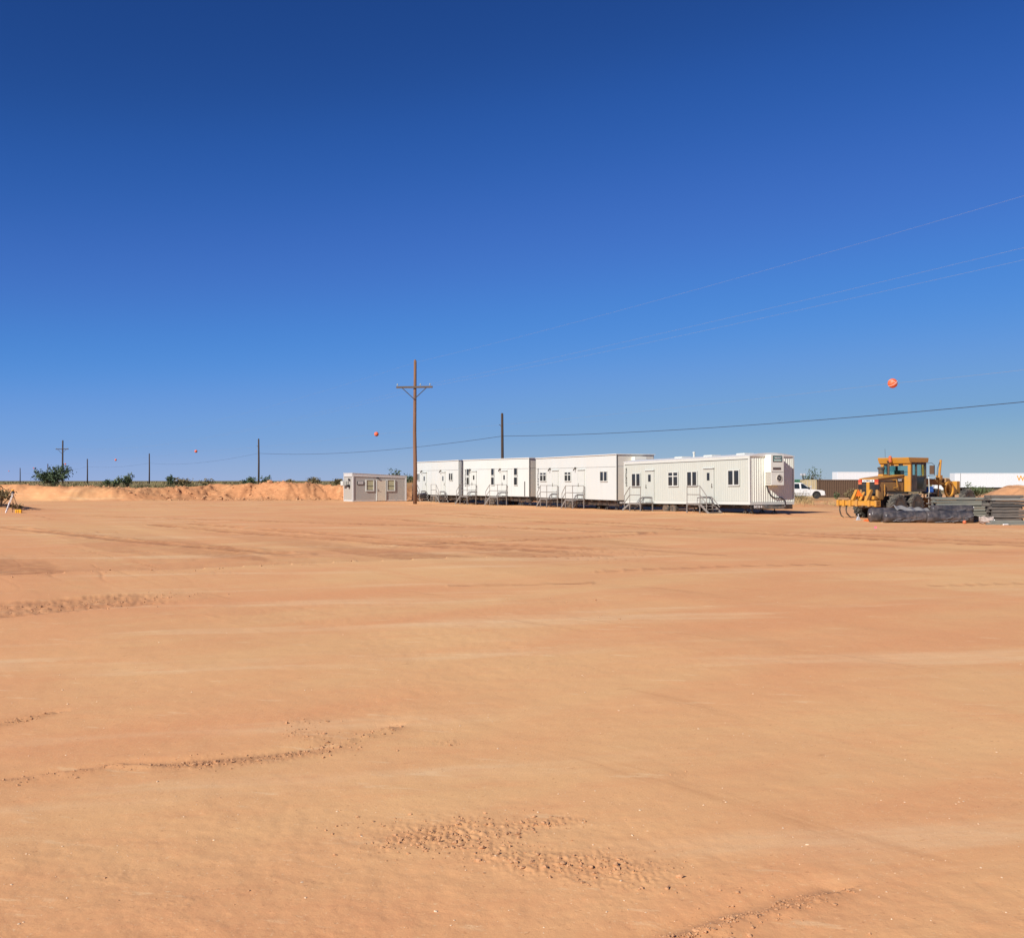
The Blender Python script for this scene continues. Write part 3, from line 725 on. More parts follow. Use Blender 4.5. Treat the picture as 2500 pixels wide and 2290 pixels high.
b = MB(); b.tube([(-6.15, .7, 3.4), (-6.15, .7, 3.8)], .06, 10); b.lathe([(.09, 3.8), (.09, 3.89)], 'z', 10, (-6.15, .7, 0)); b.build('vent_pipe', M['trim'], T4)
b = MB(); b.tube([(.06, 1.18, 1.75), (.09, 1.24, 1.45), (.08, 1.45, 1.15), (.08, 1.8, 1.0), (.07, 2.25, 1.02), (.06, 2.5, .88), (.05, 2.56, .6)], .032, 8)
b.build('power_cable', M['cable'], T4)
b = MB(); b.box(.004, .055, 1.3, 1.45, 1.56, 1.73); b.build('junction_box', M['acgrey'], T4)
text('DC60 4012Z', .17, M['letter_white'], T4, axes((0, 1, 0), (0, 0, 1), (.026, .75, .51)), 'lettering', 1.05, .006)
text('II', .15, M['letter_white'], T4, axes((0, 1, 0), (0, 0, 1), (.026, 2.55, .51)), 'lettering', 1.2, .006)

# three taller smooth trailers behind it
T3 = office_trailer('tall smooth white office trailer with three small windows, right behind the cream ribbed one', 7.45, 73.0, 22, 14.43, 3.05, .60, 3.27, 'smooth')
for s0, s1, cr in ((13.57, 12.18, True), (8.71, 7.42, True), (2.54, 1.26, False)):
    trailer_window(T3, -s0+.1, -s1-.1, .60+1.40, .60+2.06, 1, cross=cr)
trailer_door(T3, -11.0, -9.9, .65, .60+2.15, None, -10.9, True, -11.5)
trailer_door(T3, -6.2, -5.1, .65, .60+2.15, None, -6.1, True, -6.7)
edge_lettering(T3, -13.98, 2.2, .31, 1.15)
ac_unit(T3, 1.2, 2.15, 1.9, 3.72, .5, False)
trailer_running_gear(T3, 14.43, 3.05, .60, (-8.3, -7.45), -.16, ((-13.0, .6), (-3.8, .6), (-2.5, .6), (-1.0, .6)))
text('DC60 4011', .15, M['letter_white'], T3, axes((0, 1, 0), (0, 0, 1), (.026, .62, .44)), 'lettering', 1.05, .006)

T2 = office_trailer('tall smooth white office trailer with tall slit windows, in the middle of the row', 1.46, 87.0, 34, 10.71, 3.05, .643, 3.27, 'smooth')
for s0, s1 in ((10.05, 9.65), (5.85, 5.4), (2.2, 1.72)):
    trailer_window(T2, -s0, -s1, .643+1.86, .643+2.45, 0); trailer_window(T2, -s0, -s1, .643+1.0, .643+1.66, 0)
trailer_door(T2, -9.2, -8.4, .70, .643+2.15, (-8.92, -8.68, 2.1, 2.5), -9.1, True, -9.5)
trailer_door(T2, -4.15, -3.35, .70, .643+2.15, (-3.86, -3.62, 2.1, 2.5), -4.05, True, -4.45)
edge_lettering(T2, -10.35, 2.25, .30, 1.15)
b = MB(); b.box(-.66, -.58, -.06, -.013, .70, 1.95); b.build('drain_pipe', M['seam'], T2)
trailer_running_gear(T2, 10.71, 3.05, .643, (-7.0, -6.1), -.16, ((-9.6, .6), (-4.9, .6), (-2.2, .6), (-1.8, .6), (-.6, .6)))

T1 = office_trailer('farthest white office trailer with a slatted end wall, beside the brown crossarm pole', -5.02, 96.6, 27, 11.07, 3.05, .61, 3.3, 'slat')
for s0, s1 in ((2.26, 1.25), (10.5, 9.71)): trailer_window(T1, -s0+.1, -s1-.1, .61+1.45, .61+2.1, 1)
trailer_door(T1, -4.03, -3.15, .66, .61+2.15, (-3.75, -3.5, 2.0, 2.45), -3.3, True, -4.25)
trailer_door(T1, -8.93, -7.9, .66, .61+2.15, (-8.6, -8.3, 2.0, 2.45), -8.1, True, -9.2)
trailer_running_gear(T1, 11.07, 3.05, .61, (-6.6, -5.8), -.16, ((-2.0, .6), (-5.0, .6)))

# ------------------------------------------------------------------ stairs in front of the doors
def stairs(deck_z, side_rail, mirror, label, trailer, xloc, zgr=0.0):
    sg = -1 if not mirror else 1
    Wd, D0, D1 = 1.32, -.06, -1.06
    root = bpy.data.objects.new('metal_stairs', None); COL.objects.link(root)
    mw = trailer.matrix_world.copy(); yaw = mw.to_euler().z
    p = mw @ Vector((xloc, -.06, 0)); root.location = (p.x, p.y, zgr); root.rotation_euler = (0, 0, yaw)
    deck_z -= zgr
    tag(root, label, 'stairs', 'metal stairs in front of the trailer doors')
    X = lambda x: sg*x                       # platform runs 0..Wd, steps beyond it
    def bx(b, x0, x1, *r): return b.box(min(X(x0), X(x1)), max(X(x0), X(x1)), *r)
    z = deck_z
    b = MB(); bx(b, 0, Wd, D1, D0, z-.05, z); bx(b, 0, Wd, D1-.02, D1-.001, z-.09, z+.01); b.build('platform', M['steel'], root)
    for x, y in ((.03, D1+.02), (Wd-.03, D1+.02), (.03, D0-.04), (Wd-.03, D0-.04)):
        b = MB(); b.box(X(x)-.03, X(x)+.03, y-.03, y+.03, -.03, z-.051)
        k = .16
        b.bar((X(x), y, z-.25), (X(x+(k if x < .5 else -k)), y, z-.06), .035)
        b.build('leg', M['steel'], root)
    def rail(name, pts_list, r=.027):
        b = MB()
        for pts in pts_list: b.tube([(X(x), y, zz) for x, y, zz in pts], r, 6)
        return b.build(name, M['steel'], root)
    run, nst = .86, 3
    y = D1+.02
    rail('outer_railing', [[(.03, y, z), (.03, y, z+1.05), (Wd-.03, y, z+1.05), (Wd-.03, y, z)], [(.03, y, z+.52), (Wd-.03, y, z+.52)]])
    rail('stair_railing', [[(Wd-.03, y, z+1.04), (Wd+run*.72, y, z+.45), (Wd+run*.72, y, .12)], [(Wd-.03, y, z+.52), (Wd+run*.72, y, z-.02)]])
    yy = D0-.04
    rail('low_railing', [[(.15, yy, z), (.15, yy, z+.38), (Wd-.1, yy, z+.38), (Wd+run*.75, yy, z-.22)], [(Wd-.1, yy, z), (Wd-.1, yy, z+.38)]])
    if side_rail: rail('side_railing', [[(.03, y, z+1.05), (.03, D0-.05, z+1.05), (.03, D0-.03, z)], [(.03, y, z+.52), (.03, D0-.05, z+.52)]])
    for yv in (D1+.03, D0-.04):
        b = MB(); b.bar((X(Wd), yv, z-.06), (X(Wd+run), yv, .0), .03, .13); b.build('stringer', M['steel'], root)
    for i in range(nst):
        t = (i+.8)/(nst+.25); xx = Wd+run*t; zz = z*(1-t)-.01
        b = MB(); bx(b, xx-.13, xx+.13, D1+.05, D0-.06, zz-.02, zz+.02); b.build('tread', M['steel'], root)
    return root
stairs(.56, False, False, 'metal stairs at the left door of the cream ribbed trailer, steps down to the left', T4, -9.46, .06)
stairs(.66, False, True, 'metal stairs at the right door of the cream ribbed trailer, steps down to the right', T4, -4.5, .06)
stairs(.58, True, False, 'left of two matching metal stairs at the tall trailer behind the ribbed one', T3, -9.75, -.15)
stairs(.58, True, False, 'right of two matching metal stairs at the tall trailer behind the ribbed one', T3, -4.95, -.15)
stairs(.62, True, False, 'left of two metal stairs at the slit windowed trailer, beside the slatted end wall', T2, -8.25, -.15)
stairs(.62, True, False, 'right of two metal stairs at the trailer with slit windows', T2, -3.2, -.15)
stairs(.60, False, True, 'right of two metal stairs at the farthest white trailer', T1, -4.2, -.13)
stairs(.60, False, True, 'metal stairs at the farthest white trailer, partly behind the brown crossarm pole', T1, -9.1, -.1)

# ------------------------------------------------------------------ grey container office
OF = thing('container_office', 'low taupe container office with one cream door between two white framed windows', 'container office', (-15.35, 98.6, 0), R(30))
Lo, Wo, zl, zr = 5.68, 2.44, 2.72, 2.46
b = MB(); b.prism([(.06, .12), (Lo-.06, .12), (Lo-.06, zr-.2), (.06, zl-.28)], 'y', .05, Wo-.05); b.build('wall', M['office'], OF)
t = MB()
t.prism([(0, zl), (Lo, zr), (Lo, zr-.19), (0, zl-.30)], 'y', -.01, .049); t.prism([(0, zl), (Lo, zr), (Lo, zr-.19), (0, zl-.30)], 'y', Wo-.049, Wo+.01)
t.box(0, .16, -.012, .14, 0, zl-.31); t.box(Lo-.16, Lo, -.012, .14, 0, zr-.2); t.box(0, .16, Wo-.14, Wo+.012, 0, zl-.31); t.box(Lo-.16, Lo, Wo-.14, Wo+.012, 0, zr-.2)
t.box(-.01, .049, .141, Wo-.141, zl-.31, zl-.01); t.box(-.01, .049, .141, Wo-.141, .0, .15); t.box(.161, Lo-.161, -.006, .049, .02, .10)
t.build('frame', M['office_trim'], OF, bevel=.01)
r = MB(); r.prism([(-.03, zl+.003), (Lo+.03, zr+.003), (Lo+.03, zr+.05), (-.03, zl+.05)], 'y', -.04, Wo+.04); r.build('roof', M['office_trim'], OF)
def office_window(x0, x1):
    f = MB(); t = .085; y0, y1 = -.05, .049; z0, z1 = .98, 2.12
    f.box(x0, x0+t, y0, y1, z0, z1); f.box(x1-t, x1, y0, y1, z0, z1); f.box(x0+t, x1-t, y0, y1, z0, z0+t+.02); f.box(x0+t, x1-t, y0, y1, z1-t*.6, z1)
    w = f.build('window', M['trim'], OF)
    MB().box(x0+t, x1-t, .0, .03, z0+t+.02, z1-t*.6).build('pane', M['blind'], w)
    k = MB(); k.box(x0+t, x1-t, -.025, -.001, z0+.5, z0+.535); k.box(x0+t, x1-t, -.018, -.001, z0+t+.021, z0+t+.05); k.build('sash_bar', M['frame_dark'], w)
office_window(1.35, 2.22); office_window(3.54, 4.42)
b = MB(); b.box(2.52, 3.42, -.03, .049, .06, 2.06); d = b.build('door', M['door_cream'], OF)
t = MB(); t.box(2.46, 2.515, -.045, .049, .06, 2.1); t.box(3.425, 3.48, -.045, .049, .06, 2.1); t.box(2.515, 3.425, -.045, .049, 2.065, 2.1); t.build('door_frame', M['trim'], d)
t = MB(); t.tube([(2.64, -.03, 1.05), (2.64, -.09, 1.05), (2.76, -.09, 1.03)], .018, 6); t.box(2.6, 2.68, -.045, -.031, .95, 1.2); t.build('handle', M['steel'], d)
b = MB(); b.box(2.5, 2.66, -.16, -.011, 2.2, 2.32); b.build('porch_lamp', M['black'], OF)
b = MB(); b.box(.48, 1.16, -.006, .049, 1.62, 1.96); s = b.build('sign', M['ink'], OF)
b = MB(); b.box(.54, 1.10, -.012, -.0065, 1.68, 1.945); b.build('sign_face', M['office_trim'], s)
b = MB()
for i, (u, v) in enumerate(((.6, 1.02), (.64, .98), (.58, 1.05))): b.box(u, v, -.016, -.0125, 1.87-i*.06, 1.89-i*.06)
b.build('sign_lines', M['office'], s)
b = MB(); b.box(-.42, -.012, 1.55, 2.15, 1.55, 1.98); b.build('air_conditioner', M['trim'], OF, bevel=.015)
b = MB(); b.box(-.22, -.012, .75, 1.1, 1.38, 1.62); b.tube([(-.05, .9, 1.62), (-.16, .7, 1.95)], .03, 6); b.lathe([(.10, -.03), (.14, -.05), (.14, -.10)], 'x', 12, (0, .8, 2.12)); b.build('cable_box', M['black'], OF)

# ------------------------------------------------------------------ poles and wires
def crossarm_pole(x, y, z, h, r0, r1, yaw, label, m, group, insul=True):
    p = thing('utility_pole', label, 'utility pole', (x, y, z), yaw, group)
    zs = [-.3, h*.25, h*.5, h*.75, h-.12, h]
    b = MB(); b.tube([(0.03*math.sin(k*2.1), 0, zz) for k, zz in enumerate(zs)], [r0, r0*.93+r1*.07, (r0+r1)/2*1.02, r0*.3+r1*.7, r1, r1*.7], 14); b.build('shaft', m, p, smooth=True)
    za = h*.81 if insul else h*.8
    a = MB(); a.box(-1.66, 1.66, -r1*1.0-.14, -r1*1.0-.01, za-.085, za+.085); ar = a.build('crossarm', M['wood_shaded'] if insul else M['wood_dark'], p)
    for s in (-1, 1):
        k = MB(); k.bar((s*1.12, -r1-.155, za-.06), (s*.04, -r1-.155, za-1.05), .075, .03, up=(0, 1, 0)); k.build('brace', M['cable'], p)
    for xx in (-1.56, .55, 1.42):
        k = MB(); k.lathe([(.015, 0), (.015, .10), (.05, .105), (.07, .15), (.055, .19), (.06, .21), (.03, .25)], 'z', 12, (xx, -r1-.07, za+.07)); k.build('insulator', M['insul'], ar)
    return p
A_ = crossarm_pole(-8.72, 92.0, H(-8.72, 92.0)-.06, 12.97, .18, .125, R(-8), 'tall brown wooden utility pole with a crossarm, standing in front of the white trailers', M['wood'], 'utility poles with crossarms')
crossarm_pole(-107.5, 245.0, 1.1, 10.6, .2, .16, R(-10), 'distant dark utility pole with a crossarm, rising behind the big green bush', M['wood_dark'], 'utility poles with crossarms', False)
def plain_pole(x, y, ztop, r, label, peg=False):
    z = H(x, y); p = thing('cable_pole', label, 'pole', (x, y, z), 0, 'bare dark poles of the low cable')
    b = MB(); b.tube([(0, 0, -.3), (.03, 0, (ztop-z)*.5), (0, 0, ztop-z-.1), (0, 0, ztop-z)], [r, r*.88, r*.74, r*.5], 12); b.build('shaft', M['wood_dark'], p, smooth=True)
    if peg:
        b = MB(); b.tube([(0, 0, ztop-z-1.45), (-.32, 0, ztop-z-1.2)], .03, 6); b.build('bracket', M['cable'], p)
    return p
CP = [(-1.05, 109, 9.2, .17), (-43.3, 175, 9.2, .17), (-96.7, 273, 9.3, .19), (-141, 340, 9.3, .22), (-199, 439, 9.3, .24), (-278.6, 580, 9.3, .27)]
CL = ['tall bare dark pole rising behind the white trailers', 'bare dark pole among low bushes on the bank, left of the container office',
      'bare distant pole between the leafy bush and the dry brush, left of the bank pole', 'thin distant pole just right of the big green bush',
      'short distant pole poking out of the top of the big green bush', 'smallest and farthest pole, near the left edge of the photo']
for (x, y, zt_, r), lb in zip(CP, CL): plain_pole(x, y, zt_, r, lb, peg=(y < 180))
def span(a, b, sag, n=24):
    a = Vector(a); b = Vector(b); out = []
    for i in range(n+1):
        t = i/n; p = a.lerp(b, t); p.z -= sag*4*t*(1-t); out.append(p)
    return out
def wire(name, pts, r, m, label, group=None, cat='wire'):
    b = MB(); b.tube(pts, r, 5, cap=False); o = b.build(name, m, None, smooth=True); tag(o, label, cat, group); return o
# the low cable from pole to pole
att = [(43.5, 31, 7.5)] + [(x, y-.15, z) for x, y, z in ((-1.05, 109, 6.75), (-43.3, 175, 6.7), (-96.7, 273, 6.7), (-141, 340, 6.7), (-199, 439, 6.7), (-278.6, 580, 6.7))]
sags = [.95, .8, .9, .6, .8, 1]
labs = ['dark cable stretched from the pole behind the trailers to the right edge of the photo', 'dark cable sagging between the pole behind the trailers and the pole on the bank'] + ['faint distant cable strung between the bare poles on the left']*4
for i in range(6):
    wire('cable', span(att[i], att[i+1], sags[i]), .02 if i < 2 else .012, M['cable'], labs[i], 'low cable spans' if i < 2 else 'distant spans of the low cable', 'cable')
# three wires of the crossarm pole
rt = Vector((.511, -.86, 0))
near = Vector((-8.72, 92, 0)) + rt*102
for i, (off, za, zb_, sag, lb) in enumerate(((0, 12.6, 15.85, .8, 'uppermost of three thin pale wires crossing the blue sky at upper right'),
                                   (.55, 10.52, 13.5, .55, 'middle of three thin pale wires crossing the blue sky at upper right'), (1.4, 10.45, 13.0, .55, 'lowest of three thin pale wires crossing the blue sky at upper right'))):
    p0 = Vector((-8.72+off, 92-.2, za)); p1 = Vector((near.x+off, near.y, zb_))
    wire('power_line', span(p0, p1, sag, 40), .0034, M['wire'], lb, 'thin wires of the crossarm poles')
    p2 = Vector((-107.5+off, 244.7, 1.1+8.75 if i else 11.6))
    wire('power_line', span(p0, p2, 2.2, 30), .003, M['wire'], 'thin faint wire running from the crossarm pole towards the distant crossarm pole', 'faint wires between the two crossarm poles')
# marker balls strung on a far line
BP = [(36.8, 99, 11.42), (-27.4, 207, 11.44), (-100.6, 326, 11.4), (-178, 460, 11.4), (-256, 587, 11.6), (-354, 758, 11.4), (-481, 979, 11.4)]
BL = ['big orange marker ball with pale crossed bands, hanging in the sky above the grader', 'orange marker ball in the sky above the taupe container office',
      'orange marker ball in the sky left of the bank pole', 'small orange marker ball right of the distant crossarm pole, the farther right of two',
      'tiny orange marker ball touching the distant crossarm pole', 'tiny orange marker ball left of the big green bush', 'tiniest orange marker ball, at the far left over the horizon']
for (x, y, z), lb in zip(BP, BL):
    o = thing('marker_ball', lb, 'marker ball', (x, y, z), R(20), 'orange marker balls on the far line'); r = .46
    b = MB(); n = 16; b.lathe([(max(.001, r*math.sin(math.pi*i/n)), -r*math.cos(math.pi*i/n)) for i in range(n+1)], 'z', 28); b.build('shell', M['orange_ball'], o, smooth=True)
    if y < 150:
        for tilt in (52, -52):
            b = MB(); q = Matrix.Rotation(R(tilt), 4, 'Y'); pts = [q @ Vector((0, (r+.004)*math.cos(t), (r+.004)*math.sin(t))) for t in np.linspace(0, 2*math.pi, 33)]
            b.tube(pts, .016, 6, cap=False); b.build('band', M['ball_band'], o, smooth=True)
line = [Vector((36.8+.594*40, 99-40, 13.0))] + [Vector(p) for p in BP]
pts = []
for p, q in zip(line[:-1], line[1:]): pts += span(p, q, .5, 8)[:-1]
wire('marker_line', pts+[line[-1]], .008, M['wire'], 'hair thin wire that carries the row of orange marker balls', None)

# ------------------------------------------------------------------ survey tripod and its case
x0, y0 = -31.05, 63.6; zg = H(x0, y0)
tp = thing('survey_tripod', 'survey tripod with one white leg and a yellow instrument on top, beside the yellow case', 'tripod', (x0, y0, zg), R(6))
top = Vector((.05, 0, 1.18))
for (dx, dy), m, w in (((-.27, -.30), 'letter_white', .05), ((.47, -.1), 'wood', .03), ((-.12, .42), 'wood', .03)):
    b = MB(); foot = Vector((dx, dy, 0)); q = foot.lerp(top, .48)
    sd = Vector((.035 if w > .04 else .02, 0, 0))
    b.bar(q+sd, top+sd*.8, w*.55); b.bar(q-sd, top-sd*.8, w*.55); b.bar(foot.lerp(q, .02), q+(top-foot)*.08, w*1.35 if w > .04 else w*1.2); k = b.build('leg', M[m], tp)
    c = MB(); e = foot.lerp(top, .22); c.bar(e-Vector((.06, 0, -.01)), e+Vector((.06, 0, .01)), .05); c.build('clamp', M['black'], k)
b = MB(); b.lathe([(.085, 1.17), (.095, 1.2), (.095, 1.22)], 'z', 14, (.05, 0, 0)); b.build('head', M['metal_light'], tp)
b = MB(); b.lathe([(.07, 1.22), (.08, 1.26), (.06, 1.36), (.05, 1.38)], 'z', 14, (.05, 0, 0)); b.box(.10, .15, -.05, .05, 1.24, 1.33); ins = b.build('level', M['black'], tp)
b = MB(); b.lathe([(.07, 1.381), (.085, 1.40), (.085, 1.43), (.05, 1.45)], 'z', 14, (.05, 0, 0)); b.build('cap', M['case_yellow'], ins)
cs = thing('carrying_case', 'yellow hard case on the dirt at the foot of the survey tripod', 'case', (-30.45, 63.2, H(-30.45, 63.2)), R(8))
b = MB(); b.box(-.19, .19, -.1, .1, 0, .24); b.build('shell', M['case_yellow'], cs, bevel=.04, seg=3)
for s in (-.11, .0):
    b = MB(); b.box(s-.02, s+.02, -.112, -.1005, .03, .21); b.build('strap', M['yellow'], cs)
b = MB(); b.tube([(-.07, 0, .24), (-.06, 0, .29), (.06, 0, .29), (.07, 0, .24)], .014, 6); b.build('handle', M['black'], cs)

# ------------------------------------------------------------------ motor grader
G = thing('motor_grader', 'yellow motor grader with a rear ripper, parked behind the black rolls', 'motor grader', (20.41, 55.5, 0), math.atan2(.588, .809))
def tyre(name, x, y, z, r, w, lugs, parent, m, rimm, side):
    b = MB(); b.lathe([(r*.55, -w*.46), (r*.80, -w*.5), (r*.93, -w*.44), (r*.965, -w*.3), (r*.965, w*.3), (r*.93, w*.44), (r*.80, w*.5), (r*.55, w*.46)], 'y', 40, (x, y, z))
    for k in range(lugs):
        for sd in (-1, 1):
            a0 = 2*math.pi*(k+(.5 if sd > 0 else 0))/lugs
            p0 = Vector((x+r*.975*math.cos(a0), y+sd*w*.47, z+r*.975*math.sin(a0))); a1 = a0+.22
            p1 = Vector((x+r*.985*math.cos(a1), y+sd*.01, z+r*.985*math.sin(a1)))
            b.bar(p0, p1, .07*r/.65, .06, up=(math.cos(a0), 0, math.sin(a0)))
    t = b.build(name, m, parent)
    q = MB(); s = side; q.lathe([(.02, s*w*.12), (r*.22, s*w*.12), (r*.26, s*w*.25), (r*.45, s*w*.3), (r*.5, s*w*.46), (r*.56, s*w*.47), (r*.56, -s*w*.46)], 'y', 24, (x, y, z)); q.build('rim', rimm, t)
for x in (-.78, .78):
    for s in (-1, 1): tyre('wheel', x, s*1.05, .64, .66, .40, 18, G, M['tyre_grader'], M['rim_dusty'], s)
for s in (-1, 1): tyre('wheel', 6.0, s*1.0, .92, .62, .38, 16, G, M['tyre_grader'], M['rim_dusty'], s)
b = MB()
for s in (-1, 1): b.box(-1.25, 1.25, s*.78-.09, s*.78+.09, .40, .86)
b.box(-.35, .35, -.7, .7, .45, .95); b.build('tandem_case', M['darkgrey'], G, bevel=.03)
b = MB(); b.box(-1.9, 1.9, -.45, .45, .62, 1.18); b.box(-2.05, -1.9, -.5, .5, .55, 1.1); b.build('rear_frame', M['darkgrey'], G, bevel=.03)
# engine hood
b = MB(); b.prism([(-1.78, .98), (-1.30, .98), (-.95, 1.42), (.60, 1.42), (.60, 2.27), (.2, 2.27), (-1.78, 2.07)], 'y', -.55, .55); hd = b.build('engine_hood', M['yellow_dusty'], G, bevel=.02)
b = MB(); b.prism([(-1.82, 2.075), (.6, 2.28), (.6, 2.34), (-1.3, 2.18), (-1.82, 2.12)], 'y', -.58, .58); b.build('hood_top', M['yellow'], hd, bevel=.012)
b = MB(); b.box(-1.80, -1.781, -.42, .42, 1.15, 1.92); b.build('radiator', M['black'], hd)
b = MB()
for z in np.arange(1.2, 1.9, .07): b.box(-1.815, -1.8005, -.40, .40, z, z+.02)
b.build('radiator_bars', M['darkgrey'], hd)
b = MB(); b.box(-1.86, -1.782, -.09, .09, 1.1, 1.93); b.build('radiator_post', M['yellow'], hd)
b = MB(); b.box(-1.83, -1.781, -.36, .36, 1.94, 2.06); pl = b.build('name_plate', M['letter_white'], hd)
text('CATERPILLAR', .105, M['ink'], pl, axes((0, -1, 0), (0, 0, 1), (-1.834, 0, 2.0)), 'lettering', 1.0, .003)
for s in (-1, 1):
    b = MB(); b.box(-1.84, -1.75, s*.50-.11, s*.50+.11, 1.94, 2.06); k = b.build('tail_lamp', M['red_lamp'], G)
    b = MB(); b.box(-1.84, -1.75, s*.50-.10, s*.50+.10, 1.81, 1.935); b.build('turn_signal', M['amber_lamp'], k)
    b = MB(); b.box(-1.82, -1.75, s*.50-.12, s*.50+.12, 1.56, 1.80); b.build('lamp_bracket', M['black'], k)
b = MB(); b.box(-1.72, .0, -.562, -.551, 1.95, 2.02); b.box(-.05, .55, -.562, -.551, 1.5, 2.15); b.build('side_vent', M['darkgrey'], hd)
b = MB(); b.box(-1.45, .50, -.572, -.5515, 1.46, 1.90); b.box(-1.72, -1.3, -.569, -.5515, 1.02, 1.92); b.build('side_panel', M['yellow_dusty'], hd, bevel=.01)
b = MB(); b.tube([(-.45, -.56, 2.05), (-.25, -.66, 2.05), (-.2, -.66, 1.66), (-.4, -.58, 1.62)], .025, 8); b.tube([(-1.25, -.57, 1.8), (-1.25, -.61, 1.78), (-1.25, -.61, 1.2)], .02, 8); b.build('grab_rail', M['yellow'], hd)
b = MB(); b.box(.02, .34, -.58, -.563, 1.93, 2.12); b.build('badge', M['ink'], hd)
text('CAT', .17, M['letter_white'], hd, axes((1, 0, 0), (0, 0, 1), (.17, -.584, 2.03)), 'lettering', 1.0, .008)
b = MB(); b.box(-.95, .9, -.62, .62, 1.28, 1.40); b.box(-1.0, 1.4, -1.1, -.63, 1.2, 1.26); b.build('step_plate', M['darkgrey'], G)
# stack and pre-cleaner
b = MB(); b.lathe([(.15, 2.3), (.15, 2.62), (.2, 2.64), (.2, 2.72), (.12, 2.76)], 'z', 18, (-.05, .42, 0)); b.build('air_cleaner', M['darkgrey'], G)
b = MB(); b.tube([(.15, .1, 2.28), (.15, .1, 2.95), (.05, .1, 3.08)], [.055, .055, .05], 10); b.build('exhaust_pipe', M['rust'], G)
b = MB(); b.box(-.22, .22, .2, .5, 2.26, 2.36); b.build('cleaner_base', M['yellow'], G)
# cab
cx0, cx1, cw, cz0, cz1 = .62, 2.12, .92, 1.42, 3.0
b = MB()
b.box(cx0, cx0+.10, -cw, -cw+.17, cz0, cz1); b.box(cx0, cx0+.10, cw-.17, cw, cz0, cz1); b.box(cx0, cx0+.08, -cw+.17, cw-.17, cz0, 2.27)
b.box(cx0, cx0+.08, -cw+.17, cw-.17, 2.82, cz1)
cab = b.build('cab', M['yellow'], G, bevel=.01)
b = MB()
for s in (-1, 1):
    y = s*(cw-.05)
    b.box(cx0+.101, cx0+.20, y-.045, y+.045, cz0, cz1); b.box(cx1-.11, cx1, y-.045, y+.045, cz0, cz1); b.box(cx0+.55, cx0+.63, y-.045, y+.045, cz0, cz1)
    b.box(cx0+.20, cx0+.55, y-.043, y+.043, cz0, cz0+.9); b.box(cx0+.63, cx1-.11, y-.043, y+.043, cz0, cz0+.12); b.box(cx0+.63, cx1-.11, y-.043, y+.043, 2.2, 2.27)
    b.box(cx0+.201, cx1-.111, y-.043, y+.043, cz1-.12, cz1)
b.box(cx1-.09, cx1, -cw+.1, cw-.1, cz0, 1.7); b.box(cx1-.09, cx1, -cw+.1, cw-.1, cz1-.1, cz1); b.box(cx0+.1, cx1-.1, -cw+.1, cw-.1, cz0, cz0+.05)
b.build('cab_frame', M['darkgrey'], cab)
b = MB(); b.box(cx0+.03, cx0+.05, -cw+.171, cw-.171, 2.271, 2.819); b.build('rear_window', M['cabglass'], cab)
for s in (-1, 1):
    y = s*(cw-.05); b = MB(); b.box(cx0+.631, cx1-.111, y-.01, y+.01, 2.271, cz1-.121); b.box(cx0+.201, cx0+.549, y-.01, y+.01, cz0+.901, cz1-.121); b.build('side_window', M['cabglass'], cab)
    b = MB(); b.box(cx0+.631, cx1-.111, y-.01, y+.01, cz0+.121, 2.199); b.build('door_glass', M['tinted'], cab)
b = MB(); b.prism([(cx0-.22, 3.2), (cx0-.1, 2.95), (cx0+.0, 2.9), (cx0+.001, 3.0), (cx1+.12, 3.001), (cx1+.18, 3.22), (cx1+.15, 3.26), (cx0-.24, 3.26)], 'y', -cw-.03, cw+.03); b.build('cab_roof', M['yellow'], cab, bevel=.015)
b = MB(); b.box(cx0+.3, cx0+.8, -.28, .28, cz0+.05, cz0+.55); b.box(cx0+.3, cx0+.42, -.26, .26, cz0+.55, cz0+1.15); b.build('seat', M['black'], cab)
b = MB(); b.tube([(cx1-.25, 0, cz0+.05), (cx1-.45, 0, cz0+.85)], .04, 8); b.lathe([(.20, -.015), (.22, 0), (.2, .015)], 'x', 18, (cx1-.47, 0, cz0+.88), closed=True); b.build('steering_wheel', M['black'], cab)
for yv, zz in ((.55, 2.9), (-.35, 2.9)):
    b = MB(); b.box(cx0-.06, cx0-.001, yv-.12, yv+.12, zz-.06, zz+.04); b.build('work_lamp', M['black'], cab)
b = MB(); b.lathe([(.10, 3.02), (.10, 3.10), (.085, 3.10), (.085, 3.32), (.05, 3.36)], 'z', 16, (cx0-.3, .12, 0)); b.box(cx0-.32, cx0-.2, .08, .16, 3.0, 3.03); b.build('beacon', M['amber_lamp'], cab)
b = MB(); b.tube([(cx0-.18, .5, 3.2), (cx0-.18, .52, 3.75)], .008, 5); b.build('antenna', M['cable'], cab)
b = MB(); b.tube([(cx1-.05, -cw, 2.95), (cx1+.1, -cw-.25, 2.98), (cx1+.1, -cw-.42, 2.85), (cx1+.1, -cw-.42, 2.3), (cx1+.05, -cw-.05, 2.28)], .014, 6); mr = b.build('mirror_arm', M['black'], cab)
b = MB(); b.box(cx1+.09, cx1+.14, -cw-.39, -cw-.12, 2.36, 2.84); b.build('mirror', M['rust'], mr, bevel=.01)
b = MB(); b.tube([(cx1+.12, -cw-.06, 2.3), (cx1+.02, -cw-.16, 1.35)], .02, 8); b.build('hand_rail', M['trim'], cab)
